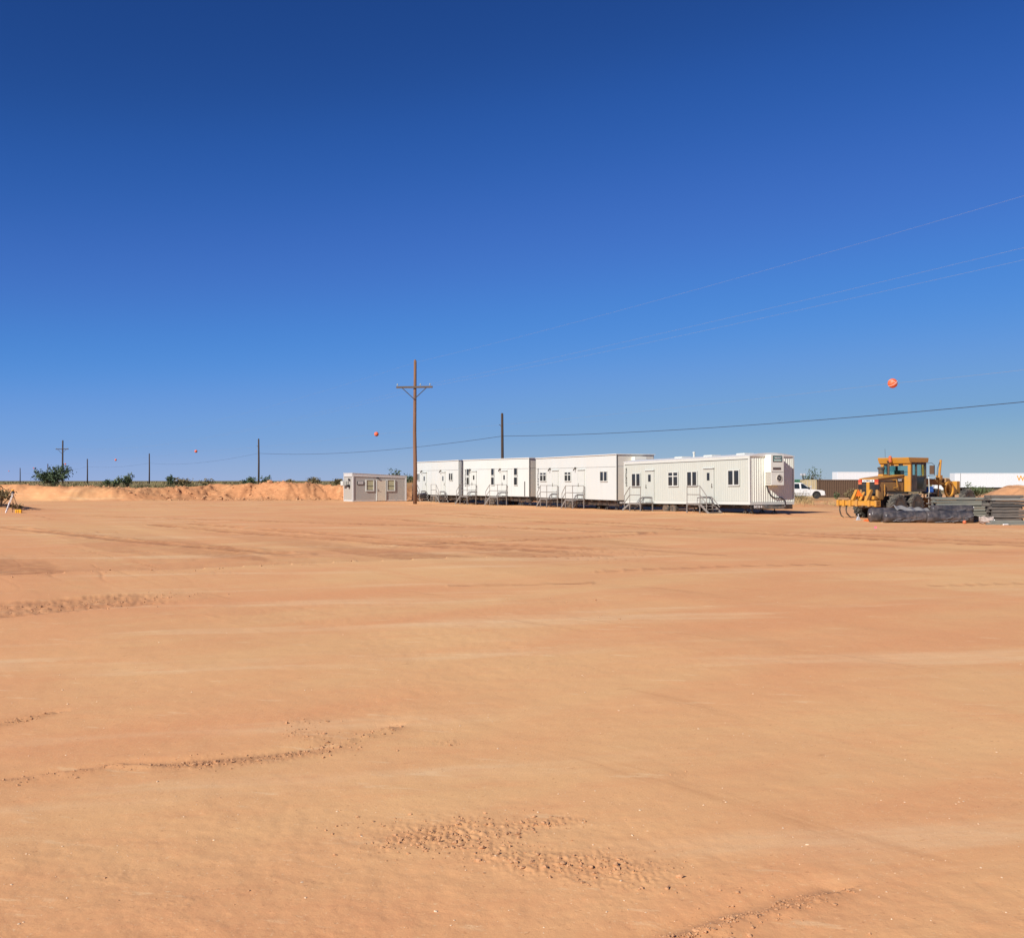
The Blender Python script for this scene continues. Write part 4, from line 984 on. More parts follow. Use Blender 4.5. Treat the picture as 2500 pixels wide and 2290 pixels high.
# front frame
b = MB(); b.prism([(2.1, 1.55), (2.9, 1.8), (5.3, 1.75), (6.1, 1.2), (6.4, 1.25), (6.35, 1.75), (5.6, 2.05), (3.0, 2.15), (2.1, 2.0)], 'y', -.17, .17); b.build('front_frame', M['yellow_dusty'], G, bevel=.03)
b = MB(); b.box(5.75, 6.25, -.95, .95, .80, 1.04); b.box(5.85, 6.15, -.2, .2, 1.04, 1.3); b.build('front_axle', M['yellow_dusty'], G, bevel=.03)
b = MB(); b.box(5.75, 6.1, -.55, -.15, 1.25, 1.98); b.build('nose_box', M['yellow'], G, bevel=.03)
b = MB(); b.prism([(4.55, 2.15), (4.9, 2.12), (5.75, 1.42), (5.65, 1.22), (5.45, 1.25), (4.75, 1.85), (4.5, 1.9)], 'y', -.62, -.36); b.build('blade_lift_arm', M['yellow_dusty'], G, bevel=.03)
for yv, lean in ((-.48, -.08), (.5, .08)):
    b = MB(); b.tube([(4.1, yv+lean, 3.18), (4.08, yv, 2.3)], [.062, .075], 12); b.tube([(4.08, yv, 2.3), (4.05, yv-lean, 1.0)], .035, 10); k = b.build('lift_cylinder', M['yellow'], G)
    b = MB(); b.box(3.95, 4.22, yv-.13, yv+.13, 2.05, 2.32); b.build('cylinder_saddle', M['yellow'], k, bevel=.02)
    b = MB(); b.tube([(3.98, yv+lean, 3.05), (3.9, yv, 2.7), (3.85, yv, 2.2), (3.6, yv*.6, 2.0)], .014, 6); b.build('hose', M['black'], k)
b = MB(); b.lathe([(.36, -.97), (.36, -.87), (.45, -.87), (.45, -.97)], 'y', 28, (4.35, 0, 1.52), closed=True); b.build('side_shift_ring', M['yellow'], G)
b = MB(); b.lathe([(.62, .92), (.62, 1.04), (.78, 1.04), (.78, .92)], 'z', 32, (3.9, 0, 0), closed=True); b.build('blade_circle', M['yellow_dusty'], G)
b = MB(); b.bar((5.6, 0, .95), (3.9, .55, .99), .14); b.bar((5.6, 0, .95), (3.9, -.55, .99), .14); b.box(3.2, 3.34, -1.0, 1.0, .8, 1.0); b.build('drawbar', M['yellow'], G)
pr = [(.30, .72), (.12, .62), (.02, .45), (0, .3), (.05, .12), (.2, 0), (.24, .03), (.1, .15), (.05, .3), (.07, .44), (.16, .58), (.32, .68)]
b = MB(); b.prism([(3.15+u, .26+v) for u, v in pr], 'y', -1.75, 1.75); b.build('moldboard', M['yellow_dusty'], G)
b = MB(); b.box(2.55, 3.0, -.95, -.35, 1.30, 1.36); b.bar((2.6, -.6, 1.3), (2.3, -.2, 1.6), .08); b.build('side_step', M['darkgrey'], G)
b = MB(); b.tube([(2.2, -1.0, 1.4), (2.2, -1.02, .45)], .03, 8); b.box(2.05, 2.35, -1.1, -.9, .40, .44); b.box(2.05, 2.35, -1.1, -.9, .75, .79); b.box(2.05, 2.35, -1.1, -.9, 1.08, 1.12); b.build('ladder', M['steel'], G)
# ripper at the back
b = MB(); b.box(-2.82, -2.58, -1.22, 1.22, .70, .95)
for yv in (-1.15, -.75, 0, .4, .8, 1.15): b.box(-2.9, -2.5, yv-.07, yv+.07, .66, .99)
rp = b.build('ripper_beam', M['yellow'], G, bevel=.015)
for yv in (-.42, .42):
    b = MB(); b.prism([(-2.75, .9), (-2.48, .9), (-2.12, 1.44), (-2.15, 1.55), (-2.3, 1.53)], 'y', yv-.075, yv+.075); b.build('ripper_arm', M['yellow'], G, bevel=.015)
b = MB(); b.prism([(-2.6, .96), (-2.5, .96), (-2.15, 1.4), (-2.22, 1.42)], 'y', -.07, .07); b.box(-2.2, -1.9, -.62, .62, 1.02, 1.2); b.build('ripper_cylinder', M['yellow'], G, bevel=.015)
b = MB(); q = Matrix.Translation((-2.42, .12, 1.20)) @ Matrix.Rotation(R(-18), 4, 'Y')
vs = [q @ Vector(p) for p in ((-.012, -.2, 0), (-.012, .2, 0), (-.012, 0, .36), (.012, -.2, 0), (.012, .2, 0), (.012, 0, .36))]
b.add(vs, [(0, 2, 1), (3, 4, 5), (0, 1, 4, 3), (1, 2, 5, 4), (2, 0, 3, 5)]); b.build('warning_triangle', M['orange_plastic'], G)
for yv in (1.12, .72, -1.12, -.78):
    b = MB(); o = .12 if yv == 1.12 else 0
    b.tube([(-2.7, yv, .70), (-2.74, yv, .45), (-2.68, yv, .28), (-2.5-o, yv-.02, .14), (-2.42-o, yv-.1, .06)], [.045, .04, .04, .035, .02], 6); b.build('ripper_tooth', M['darkgrey'], G)

# blue cooler standing on the grader's side step
c_ = thing('cooler', 'small blue plastic cooler standing on the side of the grader', 'cooler', (0, 0, 0), 0)
gm = G.matrix_world if False else Matrix.Translation((20.41, 55.5, 0)) @ Matrix.Rotation(math.atan2(.588, .809), 4, 'Z')
c_.matrix_world = gm @ Matrix.Translation((2.78, -.65, 1.362))
b = MB(); b.box(-.22, .2, -.17, .17, 0, .26); b.build('body', M['blue'], c_, bevel=.025)
b = MB(); b.box(-.23, .21, -.18, .18, .262, .32); b.build('lid', M['blue'], c_, bevel=.02)

# ------------------------------------------------------------------ black wrapped rolls, post stack and litter in front of the grader
def roll(label, cx, cy, z, L, r, yaw, seed, m, flat=.92, ends=()):
    rng = np.random.default_rng(seed)
    o = thing('wrapped_roll', label, 'plastic roll', (cx, cy, z), yaw, 'black plastic wrapped rolls')
    nx, n = 56, 40; vs = []; ph = rng.uniform(0, 6, 6)
    for i in range(nx+1):
        u = i/nx; x = (u-.5)*L
        pinch = 1-.07*max(0, 1-min(u, 1-u)/.03)**1.5
        tie = 1-.05*math.exp(-((u-.27)/.012)**2)-.05*math.exp(-((u-.74)/.012)**2)
        for k in range(n):
            a = 2*math.pi*k/n
            wv = .012*math.sin(3*a+ph[0]+u*5)+.010*math.sin(7*a+ph[1]-u*17)+.008*math.sin(u*23+2*a+ph[2])+.014*math.sin(5*a+u*31+ph[3])+rng.normal(0, .009)
            rr = r*pinch*tie*(1+wv)
            zz = rr*math.sin(a)*flat
            vs.append((x, rr*math.cos(a), max(zz+r*flat, .0)))
    fs = [(i*n+k, i*n+(k+1)%n, (i+1)*n+(k+1)%n, (i+1)*n+k) for i in range(nx) for k in range(n)]
    fs += [tuple(range(n))[::-1], tuple(range(nx*n, nx*n+n))]
    b = MB(); b.add(vs, fs); b.build('wrapping', m, o, smooth=True)
    for s in ends:
        b = MB()
        for k in range(4 if s > 0 else 1):
            y = rng.uniform(-.5, .5)*r; zz = r*flat+rng.uniform(-.5, .5)*r; x = s*L/2
            b.tube([(x-s*.1, y, zz), (x+s*.05, y+.02, zz+.01)], rng.uniform(.028, .045), 8)
        b.build('tube_ends', M['core'], o)
    for u in (.27, .74):
        b = MB(); pts = [((u-.5)*L, r*.97*math.cos(a), r*flat+r*.97*flat*math.sin(a)) for a in np.linspace(0, 2*math.pi, 25)]
        b.tube(pts, .012, 5, cap=False); b.build('tie', M['cable'], o)
    # loose folds of film
    b = MB()
    for k in range(7):
        u = rng.uniform(-.42, .30)*L; a0 = rng.uniform(3.3, 4.4); stp = rng.uniform(.02, .09); pts = []
        for j in range(7):
            a = a0-stp*j; q = r*1.03*(1+.03*math.sin(j*2)); pts.append((u+j*.085*rng.uniform(.8, 1.2), q*math.cos(a), r*flat+q*flat*math.sin(a)))
        b.tube(pts, [.006, .022, .028, .03, .026, .018, .006], 6)
    b.build('film_fold', M['film'], o, smooth=True)
    return o
roll('long black wrapped roll lying on the ground in front, left one of the front pair', 18.62, 48.6, 0, 1.95, .32, R(-3), 1, M['plastic_wrap'])
roll('right one of the front pair of black rolls, white tube ends at its torn end', 20.62, 48.35, 0, 2.1, .32, R(-4), 2, M['plastic_wrap'], .92, (1,))
roll('black wrapped roll half hidden behind the front left roll, white tubes at its left end', 18.35, 49.35, 0, 2.2, .36, R(-2), 3, M['plastic_wrap'], .98, (-1,))
roll('smooth dark roll resting on top between the front rolls and the post stack', 20.95, 48.8, .44, 1.9, .21, R(-3), 4, M['plastic_wrap'], .95, (1,))
# sheet draped over the rear roll
sx, sy = 26, 14; vs = []; rg_ = np.random.default_rng(12)
for i in range(sx+1):
    for j in range(sy+1):
        u, v = i/sx, j/sy; x = 18.35+u*1.7; y = 48.8+v*1.1-.1*u
        zz = .80-.42*max(0, .45-v)-.3*max(0, v-.75)-.16*u+.035*math.sin(u*17+v*5)+.03*math.sin(u*9-v*11)
        vs.append((x, y, zz))
fs = [(i*(sy+1)+j, (i+1)*(sy+1)+j, (i+1)*(sy+1)+j+1, i*(sy+1)+j+1) for i in range(sx) for j in range(sy)]
b = MB(); b.add(vs, fs); o = b.build('plastic_sheet', M['grey_sheet'], None, smooth=True); md = o.modifiers.new('thickness', 'SOLIDIFY'); md.thickness = .012
tag(o, 'wrinkled grey plastic sheet draped over the rear black roll below the grader wheels', 'plastic sheet')

# posts, one by one
def post_mesh(L, w, h, m, seed):
    rng = np.random.default_rng(seed); b = MB(); n = 8
    pr = [(-w/2, -h/2), (w/2, -h/2), (w/2, -h*.1), (w*.32, h/2), (-w*.32, h/2), (-w/2, -h*.1)]
    vs = []
    for i in range(n+1):
        x = (i/n-.5)*L; dy, dz = rng.normal(0, .0022), rng.normal(0, .0022)
        for p in pr: vs.append((x, p[0]+dy, p[1]+dz))
    k = len(pr); fs = [(i*k+j, i*k+(j+1)%k, (i+1)*k+(j+1)%k, (i+1)*k+j) for i in range(n) for j in range(k)] + [tuple(range(k))[::-1], tuple(range(n*k, n*k+k))]
    b.add(vs, fs); return b.build('fence_post', m)
rng = np.random.default_rng(21)
def post_stack(cx, cy, L, m, layers, depth, yaw, label, group, seed):
    proto = [post_mesh(L, .17, .115, (m, M['post_mid'], M['post_black'])[i], seed+i) for i in range(3)]; used = [False]*3
    for k in range(layers):
        for d in range(depth):
            i = int(rng.choice(3, p=(.82, .08, .10))); o = proto[i]
            if used[i]: o = proto[i].copy(); COL.objects.link(o)
            used[i] = True
            shift = rng.normal(0, .07)+(rng.uniform(-.22, .12) if rng.random() < .25 else 0)
            o.location = (cx+shift-d*.17*math.sin(yaw), cy+d*.185+rng.normal(0, .012)+(.02 if k % 2 else -.02), .062+k*.134+rng.normal(0, .006))
            o.rotation_euler = (rng.normal(0, .04), rng.normal(0, .004), yaw+rng.normal(0, .009))
            tag(o, label, 'fence post', group)
    for i in range(3):
        if not used[i]: bpy.data.objects.remove(proto[i])
post_stack(22.0, 49.55, 3.0, M['post_green'], 9, 4, R(-1.5), 'long greenish grey fence post in the left stack behind the black rolls', 'greenish posts of the left stack', 31)
post_stack(23.08, 47.75, 1.5, M['post_dark'], 10, 4, R(-1), 'dark weathered fence post in the right stack at the edge of the photo', 'dark posts of the right stack', 41)
for i, (x, y, yaw, L) in enumerate(((22.5, 46.5, -4, 1.9), (23.3, 46.2, -2, 2.2), (22.7, 46.85, -7, 1.6))):
    o = post_mesh(L, .14, .09, M['post_green'], 60+i); o.location = (x, y, .05+(.09 if i == 2 else 0)); o.rotation_euler = (0, 0, R(yaw))
    tag(o, 'loose greenish post lying on the ground at the foot of the dark stack', 'fence post', 'loose posts at the foot of the dark stack')
o = thing('crumpled_wrapper', 'crumpled grey wrapper around a white tube, at the end of the black rolls', 'wrapper', (21.95, 47.4, 0), R(-25))
vs = []; n = 18; rg_ = np.random.default_rng(5)
for i in range(9):
    for k in range(n):
        a = 2*math.pi*k/n; r = .19*(1+rg_.normal(0, .16)); vs.append(((i/8-.5)*.62, r*math.cos(a), max(.01, .17+r*math.sin(a)*.85)))
b = MB(); b.add(vs, [(i*n+k, i*n+(k+1)%n, (i+1)*n+(k+1)%n, (i+1)*n+k) for i in range(8) for k in range(n)]); b.build('wrapper', M['paper'], o)
b = MB(); b.tube([(-.25, 0, .17), (.36, 0, .17)], .055, 10); b.build('tube', M['core'], o)
for i, (x, y, yaw) in enumerate(((22.25, 46.15, 20), (21.95, 46.75, 60))):
    b = MB(); b.tube([(-.14, 0, .035), (.14, 0, .035)], .035, 8); o = b.build('tube_piece', M['core'], None); o.location = (x, y, 0); o.rotation_euler = (0, 0, R(yaw))
    tag(o, ['short white tube lying in front of the loose posts', 'short white tube lying beside the crumpled grey wrapper'][i], 'tube')
b = MB(); n = 10; b.lathe([(max(.001, .085*math.sin(math.pi*i/n)), .08-.085*math.cos(math.pi*i/n)) for i in range(n+1)], 'z', 14); o = b.build('orange_float', M['amber_lamp'], None, smooth=True); o.location = (21.1, 47.75, 0)
tag(o, 'small faded orange ball on the ground at the right end of the black rolls', 'ball')
# orange netting and a small stand behind the rolls
vs = []; rg_ = np.random.default_rng(8); sx, sy = 16, 8
for i in range(sx+1):
    for j in range(sy+1):
        u, v = i/sx, j/sy; e = min(u, 1-u, v, 1-v)
        vs.append((17.35+u*1.05+rg_.normal(0, .012), 50.0+v*.8+rg_.normal(0, .012), .02+min(1, e*5)*(.10+.1*u+rg_.normal(0, .035))))
b = MB(); b.add(vs, [(i*(sy+1)+j, (i+1)*(sy+1)+j, (i+1)*(sy+1)+j+1, i*(sy+1)+j+1) for i in range(sx) for j in range(sy)]); o = b.build('orange_netting', M['orange_plastic'], None)
md = o.modifiers.new('thickness', 'SOLIDIFY'); md.thickness = .01
tag(o, 'bright orange plastic netting heaped on the dirt left of the black rolls', 'netting')
o = thing('jack_stand', 'small pale metal jack stand on the ground beside the orange netting', 'jack stand', (17.45, 51.6, 0), R(20))
b = MB(); b.box(-.17, .17, -.12, .12, 0, .03); b.build('base', M['metal_light'], o)
b = MB(); b.prism([(-.1, .03), (.1, .03), (.035, .2), (-.035, .2)], 'y', -.05, .05); b.tube([(0, 0, .2), (0, 0, .34)], .022, 8); b.build('column', M['metal_light'], o)
o = thing('marker_flag', 'small pink marker flag on the bare dirt in front of the grader', 'flag', (14.75, 41.7, H(14.75, 41.7)), 0)
b = MB(); b.tube([(0, 0, -.05), (0, 0, .16)], .006, 5); b.build('wire_stem', M['wire'], o)
b = MB(); b.add([(0, 0, .06), (.12, .01, .07), (.11, .02, .15), (0, 0, .16), (0, .006, .06), (.12, .016, .07), (.11, .026, .15), (0, .006, .16)], [(0, 1, 2, 3), (7, 6, 5, 4), (0, 4, 5, 1), (1, 5, 6, 2), (2, 6, 7, 3), (3, 7, 4, 0)]); b.build('flag', M['pink'], o)

# heap of dirt at the right edge
nr, na = 44, 110; vs = [(0, 0, 2.05)]; hx, hy = 33.9, 66.0
ra = np.linspace(.02, 1, nr); an = np.linspace(0, 2*math.pi, na, endpoint=False)
RR, AA = np.meshgrid(ra, an, indexing='ij'); px = (RR*6.6*np.cos(AA)).ravel(); py = (RR*5.6*np.sin(AA)).ravel()
rr = RR.ravel(); pz = 2.0*(1-rr**1.05)*np.clip((1-rr)*1.6, .0, 1)**.25*(.86+.3*fbm(px*.45+40, py*.45, 3, 6)) + (fbm(px*1.6, py*1.6, 4, 16)-.5)*.30*(1-rr)**.3 - .25*rr**6
pz -= .22*sstep(.6, .72, fbm(px*.9+3, py*.9, 3, 26))*(1-rr)
vs = [(0, 0, float(pz[0]))] + list(zip(px, py, pz))
fs = [(0, 1+k, 1+(k+1) % na) for k in range(na)] + [(1+i*na+k, 1+(i+1)*na+k, 1+(i+1)*na+(k+1) % na, 1+i*na+(k+1) % na) for i in range(nr-1) for k in range(na)]
b = MB(); b.add(vs, fs); o = b.build('dirt_heap', M['heap'], None, smooth=True); o.location = (hx, hy, -.02)
tag(o, 'tall heap of reddish dirt behind the post stacks at the right edge', 'dirt heap')

# ------------------------------------------------------------------ parked truck, shipping containers, semi trailers
CR = thing('parked_truck', 'white four door truck with dark windows, parked behind the ribbed trailer', 'truck', (0, 0, 0), 0)
cy_ = 119.0; fx = (2013-1250)/2500*cy_; zc = 2-(1217.5-1174)/2500*cy_
CR.location = (fx, cy_, zc); CR.rotation_euler = (0, 0, R(-14))
def arch(cx, r, z0, n=10, a0=0, a1=180): return [(cx+r*math.cos(R(a0+(a1-a0)*i/n)), z0+r*math.sin(R(a0+(a1-a0)*i/n))) for i in range(n+1)]
lo = [(-5.3, .52), (-5.3, 1.12), (-1.62, 1.12), (-1.45, 1.10), (-.25, .98), (-.03, .88), (0, .62), (-.06, .40), (-.42, .40)] + arch(-.92, .48, .42, 10, 0, 180) + [(-1.42, .40), (-3.75, .40)] + arch(-4.25, .48, .42, 10, 0, 180) + [(-4.75, .42), (-5.2, .44)]
b = MB(); b.prism(lo, 'y', -.98, .98); body = b.build('body', M['car_white'], CR, bevel=.05, seg=3)
b = MB(); up = [(-5.2, 1.12), (-5.0, 1.80), (-4.7, 1.86), (-2.75, 1.87), (-2.5, 1.82), (-1.5, 1.12)]
v0 = [(x, -.95 if z < 1.3 else -.80, z) for x, z in up]; v1 = [(x, -y, z) for x, y, z in v0]; k = len(up)
b.add(v0+v1, [tuple(range(k)), tuple(range(k, 2*k))[::-1]]+[(i, k+i, k+(i+1) % k, (i+1) % k) for i in range(k)]); b.build('cabin', M['car_white'], CR, bevel=.03, seg=2)
def sidewin(name, pts, s):
    def Y(z): return s*(.958-.15*(z-1.12)/.75)
    v0 = [(x, Y(z)*1.012, z) for x, z in pts]; v1 = [(x, Y(z)*.97, z) for x, z in pts]; k = len(pts); b = MB()
    b.add(v0+v1, [tuple(range(k)), tuple(range(k, 2*k))[::-1]]+[(i, k+i, k+(i+1) % k, (i+1) % k) for i in range(k)]); b.build(name, M['tinted'], CR)
for s in (-1, 1):
    sidewin('front_window', [(-2.62, 1.17), (-2.68, 1.74), (-2.45, 1.74), (-1.72, 1.20), (-1.70, 1.17)], s)
    sidewin('rear_window', [(-3.72, 1.17), (-3.70, 1.74), (-2.88, 1.74), (-2.80, 1.17)], s)
    sidewin('cargo_window', [(-4.95, 1.2), (-4.8, 1.74), (-3.95, 1.74), (-3.95, 1.2)], s)
    for x in (-.92, -4.25):
        w = MB(); w.lathe([(.22, -.11), (.34, -.12), (.38, -.08), (.38, .08), (.34, .12), (.22, .11)], 'y', 22, (x, s*.80, .38)); t = w.build('wheel', M['tyre_car'], CR)
        q = MB(); q.lathe([(.03, s*.06), (.12, s*.09), (.22, s*.1), (.225, -.05)], 'y', 18, (x, s*.80, .38)); q.build('rim', M['darkgrey'], t)
    b = MB(); b.box(-.12, .005, s*.78-.14, s*.78+.14, .70, .86); b.build('headlight', M['metal_light'], CR, bevel=.02)
    b = MB(); b.box(-1.9, -1.72, s*1.02-.1, s*1.02+.1, 1.16, 1.34); b.build('mirror', M['black'], CR, bevel=.03)
    b = MB()
    for x in (-1.62, -2.75, -3.8): b.box(x-.008, x+.008, min(s*.976, s*.984), max(s*.976, s*.984), .5, 1.1)
    b.build('door_gap', M['seam'], CR)
    b = MB(); b.box(-3.7, -1.7, min(s*.98, s*1.0), max(s*.98, s*1.0), .60, .645); b.build('trim_strip', M['black'], CR)
    b = MB(); b.box(-3.75, -1.5, min(s*.85, s*1.03), max(s*.85, s*1.03), .32, .37); b.build('running_board', M['metal_light'], CR)
b = MB(); b.add([(-1.53, -.86, 1.16), (-1.53, .86, 1.16), (-2.44, .74, 1.80), (-2.44, -.74, 1.80), (-1.50, -.86, 1.16), (-1.50, .86, 1.16), (-2.41, .74, 1.80), (-2.41, -.74, 1.80)], [(0, 1, 2, 3), (7, 6, 5, 4), (0, 4, 5, 1), (1, 5, 6, 2), (2, 6, 7, 3), (3, 7, 4, 0)]); b.build('windshield', M['tinted'], CR)
b = MB(); b.box(-4.8, -.38, -.66, .66, .36, .95); b.build('underbody', M['black'], CR)
b = MB(); b.box(-.1, .05, -.95, .95, .42, .58); b.build('bumper', M['metal_light'], CR, bevel=.03)
b = MB(); b.box(-2.45, -1.95, -.9865, -.9805, .90, .955); b.box(-2.5, -2.0, -.9865, -.9805, .80, .82); b.build('door_lettering', M['office'], CR)

def container(label, x, y, z, yaw, L, W, Hh, m, doors_end=None, group='shipping containers beyond the ribbed trailer'):
    o = thing('shipping_container', label, 'container', (x, y, z), yaw, group)
    b = MB(); b.box(.10, L-.10, .11, W-.11, .12, Hh-.06)
    pitch = .30; u = .2
    while u < L-.2:
        b.prism([(u, .11), (u+.03, .005), (u+.13, .005), (u+.16, .11)], 'z', .16, Hh-.14); b.prism([(u, W-.11), (u+.03, W-.005), (u+.13, W-.005), (u+.16, W-.11)], 'z', .16, Hh-.14); u += pitch
    b.build('wall', m, o)
    f = MB()
    for xx in (0, L-.12):
        for yy in (0, W-.12): f.box(xx, xx+.12, yy, yy+.12, 0, Hh)
    for yy in (-.004, W-.09): f.box(.12, L-.12, yy, yy+.094, 0, .15); f.box(.12, L-.12, yy, yy+.094, Hh-.13, Hh)
    for xx in (-.004, L-.09): f.box(xx, xx+.094, .12, W-.12, 0, .15); f.box(xx, xx+.094, .12, W-.12, Hh-.13, Hh)
    f.build('frame', m, o)
    if doors_end:
        for s in (0, 1):
            y0_ = .13+s*(W-.26)/2; d = MB(); d.box(-.01, .099, y0_+.01, y0_+(W-.26)/2-.01, .16, Hh-.14); dd = d.build('door', m, o)
            d = MB()
            for q in (.28, .75): yq = y0_+q*(W-.26)/2; d.tube([(-.035, yq, .1), (-.035, yq, Hh-.08)], .025, 6)
            d.box(-.03, -.011, y0_+.2, y0_+.5, 1.5, 1.75); d.build('lock_rod', M['metal_light'], dd)
    return o
container('rusty brown shipping container with deep ribs, left of the grader', 42.9, 143.5, -.45, R(-12), 5.75, 2.44, 2.62, M['rust'])
container('tan shipping container with its door end facing the yard, behind the white truck', 44.5, 147.0, -.45, R(84), 6.06, 2.44, 2.62, M['tan'], True)
container('green shipping container peeking over the roof of the white truck', 34.0, 150.0, -.5, R(-6), 8.0, 2.44, 2.7, M['green_container'])

def semi(label, x, y, z, yaw, L, Hh, zbox, nose=True, lettering=None, group='white semi trailers beyond the yard'):
    o = thing('semi_trailer', label, 'semi trailer', (x, y, z), yaw, group); W = 2.6
    b = MB(); b.box(0, L, 0, W, zbox, zbox+Hh); body = b.build('body', M['semi'], o, bevel=.03)
    b = MB()
    for u in np.arange(1.1, L-.2, 1.22): b.box(u-.02, u+.02, -.012, -.001, zbox+.1, zbox+Hh-.12)
    b.box(0, L, -.02, -.001, zbox-.02, zbox+.09); b.box(0, L, -.02, -.001, zbox+Hh-.11, zbox+Hh+.005); b.build('side_trim', M['semi'], o)
    if nose: b = MB(); b.box(1.05, 1.12, -.02, -.0125, zbox, zbox+Hh); b.build('nose_seam', M['darkgrey'], o)
    b = MB(); b.box(.6, L-.3, .8, .95, zbox-.35, zbox-.03); b.box(.6, L-.3, W-.95, W-.8, zbox-.35, zbox-.03); b.box(2.4, 2.6, .3, .45, 0, zbox-.03); b.box(2.4, 2.6, W-.45, W-.3, 0, zbox-.03); b.build('chassis', M['darkgrey'], o)
    for xx in (L-1.2, L-2.5):
        for yy in (.05, W-.35):
            w = MB(); w.lathe([(.28, 0), (.5, 0), (.52, .05), (.52, .25), (.5, .3), (.28, .3)], 'y', 20, (xx, yy, .52)); t = w.build('wheel', M['tyre'], o)
            q = MB(); q.lathe([(.04, .02), (.27, .06), (.28, .2)], 'y', 14, (xx, yy, .52)); q.build('rim', M['rim'], t)
    if lettering: text(lettering, 1.45, M['letter_orange'], o, axes((1, 0, 0), (0, 0, 1), (12.65, -.03, zbox+Hh*.62)), 'lettering', 1, .02)
    return o
semi('long white semi trailer behind the rusty container and the grader', 60.4, 190, -.5, R(4), 12.6, 2.9, 1.25, False)
semi('white semi trailer marked with a large orange letter, at the right edge', 86.5, 200, -.6, R(-2), 16.2, 2.75, 1.35, True, 'W')
o = thing('box_truck', 'small white box truck partly hidden behind the front of the grader', 'box truck', (96.6, 229, -.7), R(-5))
b = MB(); b.box(0, 6.0, 0, 2.4, .9, 3.1); b.build('box', M['semi'], o, bevel=.03)
b = MB(); b.prism([(0, 3.1), (6, 3.1), (5.4, 3.5), (.4, 3.5)], 'y', .0, 2.4); b.build('roof_cap', M['office'], o)
b = MB(); b.box(-1.9, -.05, .1, 2.3, .6, 2.3); b.build('cab', M['semi'], o, bevel=.1)
for xx in (-1.0, 4.6):
    for yy in (0, 2.1):
        w = MB(); w.lathe([(.2, 0), (.46, 0), (.46, .28), (.2, .28)], 'y', 18, (xx, yy, .46)); w.build('wheel', M['tyre'], o)
o = thing('light_pole', 'light pole with two floodlights standing behind the shipping containers', 'light pole', (42.6, 150, -.5), 0)
b = MB(); b.tube([(0, 0, 0), (0, 0, 3.5)], .06, 8); b.build('pole', M['darkgrey'], o)
for s in (-1, 1):
    b = MB(); b.box(s*.22-.16, s*.22+.16, -.1, .1, 3.25, 3.6); b.build('floodlight', M['metal_light'], o, bevel=.03)

# ------------------------------------------------------------------ plants
def plant(name, label, cat, x, y, w, h, leaves, leaf, m, seed, limbs=9, group=None, spread=.8, z=None):
    rng = np.random.default_rng(seed); zg = H(x, y)-.05 if z is None else z
    o = thing(name, label, cat, (x, y, zg), rng.uniform(0, 6), group); o.rotation_euler = (0, 0, 0)
    b = MB(); tips = []
    for k in range(limbs):
        a = rng.uniform(0, 6.28); q = rng.uniform(.2, 1)**.6; tx = math.cos(a)*w/2*q*spread; ty = math.sin(a)*w/2*q*spread*.8; tz = h*rng.uniform(.55, .95)*(1-.35*q*q)
        mid = (tx*.45+rng.normal(0, .05*w), ty*.45+rng.normal(0, .05*w), tz*.5)
        b.tube([(rng.normal(0, .03*w), rng.normal(0, .03*w), 0), mid, (tx, ty, tz)], [.022*h, .014*h, .005*h], 5); tips += [(tx, ty, tz), ((tx+mid[0])/2, (ty+mid[1])/2, (tz+mid[2])/2)]
        for _ in range(2):
            e = (tx+rng.normal(0, .12*w), ty+rng.normal(0, .12*w), min(h, max(.1*h, tz+rng.normal(.02, .13)*h))); b.tube([mid, e], [.01*h, .003*h], 4); tips.append(e)
    b.build('branches', M['bark'], o)
    tips = np.array(tips); c = tips[rng.integers(len(tips), size=leaves)]
    pw = rng.normal(0, 1, (leaves, 3))*np.array([.085*w, .085*w, .075*h]); c = c+pw; c[:, 2] = np.clip(c[:, 2], .03*h, None)
    d1 = rng.normal(0, 1, (leaves, 3)); d1 /= np.linalg.norm(d1, axis=1)[:, None]; d2 = np.cross(d1, rng.normal(0, 1, (leaves, 3))); d2 /= np.linalg.norm(d2, axis=1)[:, None]
    s = leaf*rng.uniform(.6, 1.4, (leaves, 1)); v = np.stack([c-d1*s, c+d2*s*.45, c+d1*s, c-d2*s*.45], 1).reshape(-1, 3)
    b = MB(); b.v = [tuple(p) for p in v]; b.f = [(4*i, 4*i+1, 4*i+2, 4*i+3) for i in range(leaves)]; b.build('foliage', m, o, recalc=False)
    return o
def at(px, y): return (px-1250)/2500*y
BG = 'bushes along the top of the bank'
plant('bush', 'biggest green bush on the bank, wide and gappy, around the distant crossarm pole', 'bush', at(133, 121), 121, 3.9, 2.55, 1500, .16, M['leaf_dark'], 1, 16, BG)
plant('bush', 'grey olive bush at the left edge, behind the survey tripod', 'bush', at(-4, 66.6), 66.6, 2.0, 1.3, 520, .09, M['leaf_olive'], 2, 14, None)
plant('bush', 'low straggly twigs trailing right of the tripod bush, at its foot', 'bush', at(40, 66.5), 66.5, 1.0, .5, 120, .08, M['leaf_olive'], 3, 8, None)
